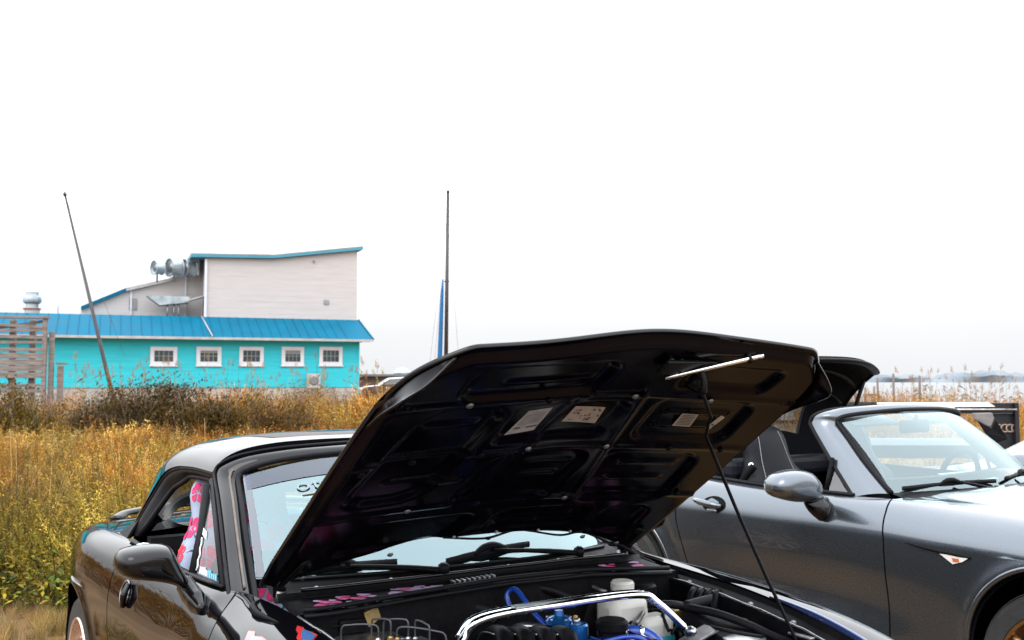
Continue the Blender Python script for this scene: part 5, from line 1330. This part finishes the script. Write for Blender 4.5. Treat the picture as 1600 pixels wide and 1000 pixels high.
MB().box((-1.06, 0, 1.165), (.03, .23, .065)).build('inner_mirror', M_inter, gc, smooth=False, bevel=.014)
for y in (-.28, .28): MB().box((-1.14, y, 1.205), (.16, .36, .014), Matrix.Rotation(.35, 3, 'Y')).build('sun_visor', mat('visor', (.16, .16, .17), .8), gc, smooth=False, bevel=.006)
MB().box((-1.25, 0, .52), (1.0, .22, .3)).build('centre_console', M_inter, gc, smooth=False, bevel=.03)
MB().box((-1.86, 0, .72), (.08, 1.25, .40)).build('rear_bulkhead', M_inter, gc, smooth=False, bevel=.02)
MB().box((-1.78, 0, .93), (.14, 1.2, .10)).build('parcel_shelf', M_leather, gc, smooth=False, bevel=.03)
MB().box((-.87, .15, .925), (.14, .30, .004), Matrix.Rotation(.2, 3, 'Y')).build('paper_sheet', M_white, gc, smooth=False)
MB().box((-.83, .43, .925), (.07, .12, .05)).build('dash_ornament', mat('orange_pink_plastic', (.70, .30, .22), .5, noise=.4, nscale=20, col2=(.65, .50, .20)), gc, smooth=False, bevel=.012)
# half-raised soft top: header bow lifted, fabric running back and down to the deck
Cn = [(-1.55, 1.50), (-1.70, 1.49), (-1.86, 1.43), (-1.98, 1.32), (-2.05, 1.16), (-2.08, .93)]
En = [(-1.69, 1.435), (-1.79, 1.36), (-1.88, 1.27), (-1.96, 1.12), (-2.01, 1.0), (-2.04, .90)]
cc, ec = catmull([(x, 0, z) for x, z in Cn], 8), catmull([(x, 0, z) for x, z in En], 8)
M_soft = mat('black_soft_top', (.005, .0055, .008), .85, spec=.15, noise=.25, nscale=60, bump=.15, bscale=120)
kk = np.linspace(-1, 1, 33); P = []
for a, b in zip(cc, ec): P.append([a.lerp(b, abs(k)**2.4)+Vector((0, .58*math.copysign(abs(k)**.92, k), 0)) for k in kk])
mb = MB().grid([[tuple(p) for p in r] for r in P]); nk = len(kk)
gl_f = [f for n_, f in enumerate(mb.F) if 24 <= n_//(nk-1) <= 33 and 7 <= n_ % (nk-1) <= 24]; rest = [f for n_, f in enumerate(mb.F) if not (24 <= n_//(nk-1) <= 33 and 7 <= n_ % (nk-1) <= 24)]
MB().add(mb.V, rest).build('soft_top', M_soft, gc, solid=.022)
MB().add(mb.V, gl_f).build('rear_window', M_dglass, gc)
MB().tube([p for p in P[0]], .018, 8, squash=(1.8, .8)).build('header_bow', M_trim, gc)
for i in (10, 18): MB().tube([p+Vector((.02, 0, -.025)) for p in P[i][2:-2]], .011, 8).build('roof_bow', M_blackdull, gc)
for sg in (-1, 1):
    MB().tube([(-1.74, sg*.55, 1.39), (-1.84, sg*.56, 1.16), (-1.92, sg*.58, .95)], .012, 8).build('roof_link', M_blackdull, gc)
    MB().tube([r[0 if sg < 0 else -1] for r in P], .011, 8).build('soft_top_seal', M_rubber, gc)
# ================================================================== things behind the grey car
def trailer():
    D = 11.0; s = D/1600
    c = at(1450, 640, D)
    root = empty('black_trailer', (c.x, c.y, 0), 0, 'black box trailer with a white board along its top behind the grey car', 'trailer')
    X = lambda px: (px-1450)*s
    Z = lambda py: CAM_H+(595-py)*s
    m = mat('black_board', (.008, .008, .012), .45, noise=.25, nscale=6)
    def b(nm, x0, x1, y0, y1, m_, d0=0, dd=.05, **k): return MB().box(((X(x0)+X(x1))/2, d0, (Z(y0)+Z(y1))/2), (abs(X(x1)-X(x0)), dd, abs(Z(y0)-Z(y1))), None).build(nm, m_, root, smooth=False, **k)
    b('side_panel', 1321, 1586, 629.5, 640, m, 0, .06)
    b('rear_panel', 1546, 1584, 646, 700, m, .02, .05)
    b('corner_post', 1581, 1587, 629, 760, m, -.03, .07)
    b('corner_post', 1322, 1327, 640, 760, m, -.03, .07)
    b('bed', 1321, 1586, 695, 715, m, .7, 1.4)
    b('back_panel', 1321, 1586, 632, 652, m, 1.4, .04)
    # white board with a slanted end
    MB().prism([(X(1369), -.06, Z(636.5)), (X(1551), -.06, Z(635)), (X(1540), -.06, Z(628)), (X(1369), -.06, Z(628.5))], (0, .03, 0)).build('white_board', M_white, root, smooth=False)
    MB().tube([(X(1460), -.06, Z(639.5)), (X(1584), -.06, Z(639.5))], .012, 8).build('rail', M_alu, root)
    MB().box(((X(1500)), -.02, Z(642)), (1.1, .05, .05)).build('lower_rail', m, root, smooth=False)
    ml = mat('faded_beige_letter', (.34, .24, .18), .7)
    for i, ch in enumerate('SCCC'):
        text_mesh('letter', ch, .125, Matrix.Translation((X(1558+i*8.2), -.02, Z(669))) @ Matrix.Rotation(math.pi/2, 4, 'X'), ml, root, extrude=.004)
    for x in (-.5, .35):
        MB().lathe([(.12, -.08), (.26, -.08), (.28, 0), (.26, .08), (.12, .08)], axis_to((0, 1, 0), (x, .1, .28)), 24).build('wheel', M_tyre, root)
trailer()
def camp_chair():
    D = 10.0; s = D/1600; c = at(1533, 660, D)
    root = empty('folding_chair', (c.x, c.y, 0), 0, 'grey and black folding chair leaning in front of the black trailer', 'chair')
    X = lambda px: (px-1533)*s
    Z = lambda py: CAM_H+(595-py)*s
    mg = mat('grey_canvas', (.17, .155, .155), .85, noise=.15, nscale=20, bump=.2, bscale=60)
    MB().prism([(X(1517), -.06, Z(645)), (X(1544), -.10, Z(644)), (X(1547), -.10, Z(653)), (X(1541), -.10, Z(667)), (X(1530), -.08, Z(662)), (X(1519), -.06, Z(655))], (0, .04, 0)).build('canvas_back', mg, root, smooth=False, bevel=.012)
    MB().prism([(X(1518), -.13, Z(656)), (X(1540), -.13, Z(668)), (X(1547), -.13, Z(655)), (X(1562), -.16, Z(684)), (X(1545), -.16, Z(690)), (X(1530), -.14, Z(676))][::-1], (0, .02, 0)).build('black_seat', M_trim, root, smooth=False, bevel=.006)
    for x in (-.15, .16):
        MB().tube([(x, -.2, 0), (-x*.5, -.05, Z(668))], .010, 6).build('leg', M_steel, root); MB().tube([(-x, .2, 0), (x*.5, -.05, Z(668))], .010, 6).build('leg', M_steel, root)
camp_chair()
def small_car(name, loc, rz, label, paint):
    root = empty(name, loc, rz, label, 'car')
    prof = [(-2.1, .30), (-2.2, .55), (-2.1, .80), (-1.6, .90), (-.85, .96), (-.15, 1.28), (.35, 1.36), (.9, 1.33), (1.5, 1.10), (1.9, .98), (2.15, .90), (2.2, .55), (2.1, .30)]
    pc = catmull([(x, 0, z) for x, z in prof], 5); P = []
    for k in np.linspace(-1, 1, 25):
        r = []
        for p in pc:
            up = sstep(.88, 1.3, p.z); hw = .88-.22*up-.10*sstep(1.6, 2.2, abs(p.x)); ed = abs(k)
            r.append((p.x, hw*math.copysign(math.sin(ed*math.pi/2)**.55, k) if k else 0, p.z-(.05+.05*up)*ed**5))
        P.append(r)
    MB().grid(P, flip=True).build('body', paint, root)
    lower = [[(x, sg*(.86), z) for z in (.25, .55, .80, .88)] for sg in (1,) for x in np.linspace(-2.0, 2.05, 20)]
    for sg in (-1, 1):
        MB().grid([[(x, sg*(.80+.06*math.sin((z-.25)/.63*math.pi)-.08*sstep(1.5, 2.1, abs(x))), z) for z in np.linspace(.25, .91, 8)] for x in np.linspace(-2.1, 2.1, 24)], flip=sg > 0).build('side', paint, root)
        MB().add([(-.78, sg*.80, .955), (1.55, sg*.82, 1.0), (1.05, sg*.715, 1.225), (.35, sg*.70, 1.265), (-.12, sg*.712, 1.20)], [(0, 1, 2, 3, 4)]).build('side_window', mat('dark_window', (.05, .055, .07), .08, spec=.7), root, smooth=False)
        for x in (-1.35, 1.35): MB().lathe([(.18, -.1), (.31, -.1), (.33, 0), (.31, .1), (.18, .1)], axis_to((0, 1, 0), (x, sg*.76, .32)), 24).build('wheel', M_tyre, root)
    MB().grid([[(-.82+.62*t, .70*k*(1-.08*t), .985+.285*t) for k in np.linspace(-1, 1, 9)] for t in np.linspace(0, 1, 5)]).build('windshield', M_dglass, root)
    return root
sc = at(1625, 680, 7.6)
small_car('silver_car', (sc.x+.95, sc.y+.35, -.18), math.radians(8), 'silver grey car cut off by the right edge behind the grey convertible', M_sil)

# ================================================================== vegetation
def foliage_mat(name, trans=.25):
    m = bpy.data.materials.new(name); m.use_nodes = True; n, l = m.node_tree.nodes, m.node_tree.links; n.clear()
    o = n.new('ShaderNodeOutputMaterial'); a = n.new('ShaderNodeAttribute'); a.attribute_name = 'tint'
    ns = n.new('ShaderNodeTexNoise'); ns.inputs['Scale'].default_value = 3.0; tc = n.new('ShaderNodeTexCoord'); l.new(tc.outputs['Object'], ns.inputs['Vector'])
    mr = n.new('ShaderNodeMapRange'); mr.inputs['From Min'].default_value = .3; mr.inputs['From Max'].default_value = .7; mr.inputs['To Min'].default_value = .75; mr.inputs['To Max'].default_value = 1.25
    l.new(ns.outputs['Fac'], mr.inputs['Value']); sc_ = n.new('ShaderNodeVectorMath'); sc_.operation = 'SCALE'; l.new(a.outputs['Color'], sc_.inputs[0]); l.new(mr.outputs[0], sc_.inputs['Scale'])
    d = n.new('ShaderNodeBsdfDiffuse'); t = n.new('ShaderNodeBsdfTranslucent'); x = n.new('ShaderNodeMixShader'); x.inputs[0].default_value = trans
    l.new(sc_.outputs[0], d.inputs[0]); l.new(sc_.outputs[0], t.inputs[0]); l.new(d.outputs[0], x.inputs[1]); l.new(t.outputs[0], x.inputs[2]); l.new(x.outputs[0], o.inputs[0])
    return m
M_fol = foliage_mat('foliage'); M_bark = mat('bark', (.10, .075, .055), .9, noise=.3, nscale=30)

class Plant:
    """triangles with a colour per vertex"""
    def __init__(s): s.v = []; s.f = []; s.c = []
    def quad(s, p, d, w, l, c, bend=0.):
        d = d/np.linalg.norm(d); a = np.cross(d, [0.3, .2, 1.0]); a /= max(np.linalg.norm(a), 1e-6); k = len(s.v)
        m_ = p+d*l*.5+np.array([0, 0, -bend*l*.3]); e_ = p+d*l+np.array([0, 0, -bend*l])
        s.v += [p, m_+a*w/2, e_, m_-a*w/2]; s.f += [(k, k+1, k+2), (k, k+2, k+3)]; s.c += [c]*4
    def stem(s, p, q, w, c):
        d = q-p; a = np.cross(d, [0.0, 1, .1]); a /= max(np.linalg.norm(a), 1e-6); k = len(s.v)
        s.v += [p-a*w/2, p+a*w/2, q+a*w*.3, q-a*w*.3]; s.f += [(k, k+1, k+2), (k, k+2, k+3)]; s.c += [c]*4
    def arr(s): return np.array(s.v, float), np.array(s.f, int), np.array(s.c, float)

def weed(seed, n=46, h=.9, spread=.30, cols=None, leaf=(.012, .05), per=22, top=.3):
    r = np.random.default_rng(seed); P = Plant()
    for i in range(n):
        a = r.random()*6.283; rr = spread*math.sqrt(r.random()); hh = h*(.55+.5*r.random())
        b = np.array([rr*.35*math.cos(a), rr*.35*math.sin(a), 0.]); t = np.array([rr*1.2*math.cos(a)+.06*r.normal(), rr*1.2*math.sin(a)+.06*r.normal(), hh])
        cs = np.array(cols[r.integers(len(cols))])*(.8+.4*r.random())
        mid = b*.5+t*.5+np.array([0, 0, .06*hh]); P.stem(b, mid, .008, cs*.55); P.stem(mid, t, .006, cs*.7)
        for k in range(per):
            u = top+(1-top)*r.random()**.7; p = (b*(1-u)*2*(1-u)+mid*4*u*(1-u)+t*u*(2*u-1)) if False else (b+(mid-b)*2*u if u < .5 else mid+(t-mid)*(2*u-1))
            an = r.random()*6.283; el = .2+.8*r.random(); d = np.array([math.cos(an), math.sin(an), el])
            c = cs*(.75+.5*r.random())
            P.quad(p+.012*r.normal(size=3), d, leaf[0]*(.7+.7*r.random()), leaf[1]*(.6+.8*r.random()), c, .2*r.random())
    return P.arr()
def broadleaf(seed, n=230, h=.4, spread=.4, cols=None):
    r = np.random.default_rng(seed); P = Plant()
    for i in range(n):
        a = r.random()*6.283; rr = spread*math.sqrt(r.random()); z = h*r.random()**.8
        p = np.array([rr*math.cos(a), rr*math.sin(a), z]); c = np.array(cols[r.integers(len(cols))])*(.7+.6*r.random())
        an = r.random()*6.283; P.quad(p, np.array([math.cos(an), math.sin(an), .4*r.normal()]), .022+.022*r.random(), .035+.04*r.random(), c, .4)
        if i % 3 == 0: P.stem(np.array([rr*.6*math.cos(a), rr*.6*math.sin(a), 0.]), p, .006, c*.5)
    return P.arr()
def tuft(seed, n=60, h=.5, spread=.14, cols=None, w=.006):
    r = np.random.default_rng(seed); P = Plant()
    for i in range(n):
        a = r.random()*6.283; rr = spread*r.random(); hh = h*(.5+.6*r.random()); le = .45*r.random()
        b = np.array([rr*math.cos(a), rr*math.sin(a), 0.]); c = np.array(cols[r.integers(len(cols))])*(.7+.6*r.random())
        m_ = b+np.array([le*.35*hh*math.cos(a), le*.35*hh*math.sin(a), .6*hh]); t = b+np.array([le*1.1*hh*math.cos(a), le*1.1*hh*math.sin(a), hh])
        P.stem(b, m_, w, c*.8); P.stem(m_, t, w*.7, c)
    return P.arr()
def reed(seed, h=1.9, cols=None, plume=(.36, .24, .15)):
    r = np.random.default_rng(seed); P = Plant(); lean = .12*r.normal(size=2)
    b = np.zeros(3); q = np.array([lean[0]*.4, lean[1]*.4, h*.55]); t = np.array([lean[0], lean[1], h]); c = np.array(cols[r.integers(len(cols))])
    P.stem(b, q, .014, c*.8); P.stem(q, t, .010, c)
    for k in range(5):
        u = .2+.6*r.random(); p = b+(q-b)*u/.55 if u < .55 else q+(t-q)*(u-.55)/.45; a = r.random()*6.283
        P.quad(p, np.array([math.cos(a)*.6, math.sin(a)*.6, .9]), .018, .38, c*(.8+.4*r.random()), .5)
    for k in range(46):
        u = r.random(); p = t+np.array([.025*r.normal()+.05*u*np.sign(lean[0]), .025*r.normal(), -.02+.24*u-.12]); a = r.random()*6.283
        P.quad(p, np.array([.35*math.cos(a), .35*math.sin(a), .9]), .012, .06*(1.2-u), np.array(plume)*(.7+.6*r.random()), -.1)
    return P.arr()
def stamp(name, protos, places, m, label, cat, kind='stuff', root=None):
    """places: (proto index, x, y, z, scale, zscale, rotation, tint)"""
    Vs, Fs, Cs = [], [], []; k = 0
    for i, x, y, z, s, sz, a, tn in places:
        v, f, c = protos[i]; ca, sa = math.cos(a), math.sin(a)
        w = np.empty_like(v); w[:, 0] = (v[:, 0]*ca-v[:, 1]*sa)*s+x; w[:, 1] = (v[:, 0]*sa+v[:, 1]*ca)*s+y; w[:, 2] = v[:, 2]*s*sz+z
        Vs.append(w); Fs.append(f+k); Cs.append(c*np.array(tn)); k += len(v)
    V, F_, C_ = np.concatenate(Vs), np.concatenate(Fs), np.concatenate(Cs)
    me = bpy.data.meshes.new(name); me.vertices.add(len(V)); me.vertices.foreach_set('co', V.astype(np.float32).ravel())
    me.loops.add(len(F_)*3); me.loops.foreach_set('vertex_index', F_.astype(np.int32).ravel())
    me.polygons.add(len(F_)); me.polygons.foreach_set('loop_start', np.arange(0, len(F_)*3, 3, dtype=np.int32)); me.polygons.foreach_set('loop_total', np.full(len(F_), 3, np.int32))
    me.update(calc_edges=True)
    at_ = me.color_attributes.new('tint', 'FLOAT_COLOR', 'POINT'); at_.data.foreach_set('color', np.concatenate([np.clip(C_, 0, 1), np.ones((len(C_), 1))], 1).astype(np.float32).ravel())
    me.materials.append(m); o = bpy.data.objects.new(name, me); link(o, root)
    if root is None: tag(o, label, cat, kind=kind)
    return o
GOLD = [(.33, .19, .045), (.36, .225, .065), (.29, .135, .03), (.27, .17, .045), (.40, .26, .085)]
RUST = [(.31, .12, .02), (.34, .16, .03), (.26, .10, .022), (.37, .20, .045)]
OLIV = [(.20, .14, .03), (.25, .175, .035), (.13, .10, .032), (.29, .20, .04)]
GREN = [(.10, .13, .03), (.15, .17, .035), (.24, .22, .04), (.36, .28, .03), (.09, .11, .045)]
STRW = [(.34, .25, .11), (.30, .215, .09), (.38, .30, .15), (.25, .17, .065)]
BROW = [(.15, .095, .045), (.19, .12, .05), (.13, .09, .05), (.10, .075, .04)]
LF = (.0135, .046); LN = (.0085, .034)
pw = [weed(1, cols=GOLD, leaf=LF, spread=.42, h=.85), weed(2, cols=GOLD+OLIV, leaf=LF, spread=.45, h=.8), weed(3, cols=RUST, h=.8, leaf=LF, spread=.42), weed(4, cols=OLIV, h=.75, leaf=LF, spread=.45), weed(5, cols=RUST+GOLD, leaf=LF, spread=.4, h=.85), weed(6, cols=GOLD, h=1.0, spread=.26, n=30, leaf=LF),
      broadleaf(7, cols=GREN), broadleaf(8, cols=GREN+OLIV), tuft(9, cols=STRW), tuft(10, cols=STRW+GOLD, h=.4), tuft(12, cols=BROW+STRW, h=.9, n=40), weed(13, cols=BROW, h=.95, spread=.5, per=18, leaf=LF),
      # 12..16: finer plants for the near part, 17..20: sparser ones for far off
      weed(14, cols=GOLD+OLIV, leaf=LN, spread=.42, h=.8, per=34), weed(15, cols=OLIV, leaf=LN, spread=.45, h=.75, per=34), weed(16, cols=RUST, leaf=LN, spread=.42, h=.8, per=34), weed(17, cols=OLIV+BROW, leaf=LN, spread=.4, h=.8, per=34), weed(18, cols=STRW+GOLD, leaf=LN, spread=.36, h=.85, per=30, top=.45),
      weed(19, cols=RUST, leaf=LF, spread=.45, h=.85, per=13), weed(20, cols=RUST+GOLD, leaf=LF, spread=.45, h=.85, per=13), weed(21, cols=GOLD, leaf=LF, spread=.42, h=.85, per=13), weed(22, cols=BROW, leaf=LF, spread=.5, h=.95, per=12)]
plc = []; R1 = np.random.default_rng(21)
def near_car(x, y):
    for X0, Y0, ps in ((.183, 2.62, PSI_B), (2.61, 4.24, PSI_G)):
        lx = (x-X0)*math.sin(ps)-(y-Y0)*math.cos(ps); ly = (x-X0)*math.cos(ps)+(y-Y0)*math.sin(ps)
        if -3.45 < lx < 2.2 and abs(ly) < 1.15: return True
    return x*x+y*y < 9
def zone(n, d0, d1, px0, px1, kinds, s0, s1, tint=.10, clump=.35):
    for _ in range(n):
        d = math.sqrt(d0*d0+(d1*d1-d0*d0)*R1.random()); px = px0+(px1-px0)*R1.random(); x = (px-800)/1600*d
        if near_car(x, d): continue
        b = 1.02*math.exp(clump*1.05*R1.normal())                                   # plants differ: some pale and dry, some dark
        hgt = .78+.45*R1.random()
        plc.append((kinds[R1.integers(len(kinds))], x, d, -.02, s0+(s1-s0)*R1.random(), hgt, R1.random()*6.28, b*(1+tint*R1.normal(size=3)*np.array([1, .6, .8]))))
# left field: leafy edge, golden weeds, rusty patch in the middle, olive further back
zone(90, 6.5, 8.4, -80, 300, [6, 7, 15, 7, 13], .6, .95); zone(55, 7.6, 10.5, -60, 420, [13, 15, 13, 14, 12], .55, .8); zone(100, 9.2, 13, -60, 520, [12, 13, 14, 15, 16], .72, .98)
zone(95, 12.5, 16.5, -60, 240, [0, 1, 16, 5, 12], .7, .88); zone(110, 12.5, 16.5, 180, 600, [2, 4, 2, 14, 1], .66, .86)
zone(100, 16, 18.6, -60, 620, [0, 5, 16, 2, 0], .55, .74); zone(80, 20, 30, -60, 700, [17, 18, 20, 10, 19], .8, 1.05); zone(70, 21, 30, 330, 700, [17, 18, 17, 10, 19], 1.1, 1.4); zone(50, 30, 48, -60, 700, [20, 18, 10, 17], 1.0, 1.3)
# the field goes on to the left of the view
zone(95, 4.5, 20, -1500, -60, [0, 1, 2, 4, 3, 5], .8, 1.05); zone(30, 20, 30, -900, -60, [2, 4, 0, 11], .9, 1.2)
for _ in range(60):
    x = -4.5-9*R1.random(); y = -6+11*R1.random(); plc.append((int(R1.integers(6)), x, y, -.02, .8+.3*R1.random(), .8+.4*R1.random(), R1.random()*6.28, math.exp(.2*R1.normal())*np.ones(3)))
# straw at the field edge
zone(500, 4.6, 6.9, -160, 230, [9, 9, 8], .14, .32); zone(40, 8.2, 11, -60, 420, [10, 8], .8, 1.1)
# behind and right of the grey car
zone(60, 13, 22, 1250, 1700, [17, 18, 19, 10], .6, .85); zone(110, 20, 34, 1250, 1720, [18, 17, 18, 19, 17], .9, 1.3); zone(30, 9.5, 13, 1500, 1720, [4, 0, 9, 2], .5, .8)
zone(60, 20, 40, 560, 1300, [18, 17, 19, 10], .8, 1.1)
stamp('meadow', pw, plc, M_fol, 'golden and rust coloured dry weeds filling the field', 'weeds')
# tall reeds with plumes
pr_ = [reed(i, cols=STRW+BROW, h=1.75+.1*i, plume=(.27, .16, .085)) for i in range(6)]; rp_ = []
for n, d0, d1, p0, p1, s0, s1 in ((60, 23, 30, 90, 600, .75, .98), (40, 28, 40, 90, 600, .85, 1.08), (90, 26, 38, 1420, 1640, .55, .9), (30, 24, 34, 1340, 1450, .45, .7)):
    for _ in range(n):
        d = d0+(d1-d0)*R1.random(); px = p0+(p1-p0)*R1.random(); rp_.append((R1.integers(6), (px-800)/1600*d, d, -.05, s0+(s1-s0)*R1.random()**1.6, 1, R1.random()*6.28, 1+.1*R1.normal(size=3)))
stamp('reeds', pr_, rp_, M_fol, 'tall dry reeds with feathery plumes at the back of the field', 'reeds')

# individual dark shrubs standing above the weeds
def shrub(px, d, h, w, cols, label, seed, n=1500, name='dark_shrub'):
    r = np.random.default_rng(seed); x = (px-800)/1600*d
    root = empty(name, (x, d, 0), 0, label, 'shrub', 'shrubs at the back of the field')
    mb = MB(); tips = []
    for i in range(9):
        a = r.random()*6.28; q = Vector((w*.45*math.cos(a)*r.random(), w*.45*math.sin(a)*r.random(), h*(.55+.3*r.random())))
        mb.tube([(0.05*math.cos(a), .05*math.sin(a), -.05), (q.x*.4, q.y*.4, q.z*.5), q], [.03, .018, .006], 5); tips.append(np.array(q))
    mb.build('trunk', M_bark, root)
    P = Plant(); cl = []
    for i in range(34):
        a = r.random()*6.28; el = r.random(); rr = w*.5*math.sqrt(r.random())
        cl.append(np.array([rr*math.cos(a), rr*math.sin(a), h*(.22+.70*r.random()*math.sqrt(max(.05, 1-(rr/(w*.56))**2)))]))
    for c0 in cl:
        cc_ = np.array(cols[r.integers(len(cols))])*(.75+.5*r.random()); s_ = .10+.09*r.random()
        for k in range(n//20):
            o = r.normal(size=3)*s_*np.array([1, 1, .8]); d_ = r.normal(size=3)+np.array([0, 0, .7]); P.quad(c0+o, d_, .022+.014*r.random(), .06+.05*r.random(), cc_*(.7+.6*r.random()), .2)
    for k in range(90):
        c0 = cl[r.integers(len(cl))]; t = c0+np.array([.1*r.normal(), .1*r.normal(), .18+.2*r.random()]); P.stem(c0, t, .008, np.array((.2, .15, .1)))
    stamp('crown', [P.arr()], [(0, 0, 0, 0, 1, 1, 0, (1, 1, 1))], M_fol, None, None, root=root)
DK = [(.065, .044, .018), (.09, .058, .02), (.055, .04, .026), (.12, .074, .024)]; DK2 = [(.115, .072, .014), (.14, .088, .017), (.08, .058, .014)]
shrub(18, 19, 1.46, 1.0, DK2, 'rounded olive brown shrub at the left edge under the timber stand', 31, 2200)
shrub(42, 18.6, 1.16, .7, DK2, 'smaller olive brown shrub right beside the one at the left edge', 32)
shrub(72, 17.8, .90, .7, DK2, 'low dark olive bush in front of the timber post', 33)
shrub(228, 19.6, 1.56, 1.5, DK, 'widest dark brown shrub below the first window of the turquoise building', 34, 3600)
shrub(283, 20, 1.50, 1.1, DK, 'dark grey brown shrub below the second window', 35, 3000)
shrub(172, 20, 1.34, 1.1, [(.085, .065, .04), (.10, .07, .04), (.065, .055, .03)], 'thin twiggy brown shrub below the foot of the leaning mast', 36, 2200)
shrub(115, 20, 1.12, 1.2, [(.095, .07, .045), (.12, .08, .05)], 'pale twiggy shrub between timber stand and leaning mast', 37, 1700)
shrub(322, 19.2, 1.32, 1.0, DK, 'dark brown shrub below the third window, left of the rusty bush', 39, 2600)
shrub(200, 19.0, 1.12, 1.2, DK, 'low dark thicket in front of the widest shrub', 40, 2400)
shrub(345, 19.0, 1.08, 1.2, [(.10, .062, .02), (.13, .08, .02), (.075, .055, .02)], 'rusty brown bush just above the black car roof', 38, 2600)
shrub(398, 20.5, 1.26, 1.1, [(.15, .082, .028), (.18, .10, .03), (.11, .07, .025)], 'rust coloured bush below the fourth window', 41, 2000)
shrub(455, 21.5, 1.22, 1.2, [(.17, .09, .03), (.20, .115, .035), (.13, .08, .03)], 'pale rust bush left of the air conditioner, furthest right of the shrubs', 42, 1800)
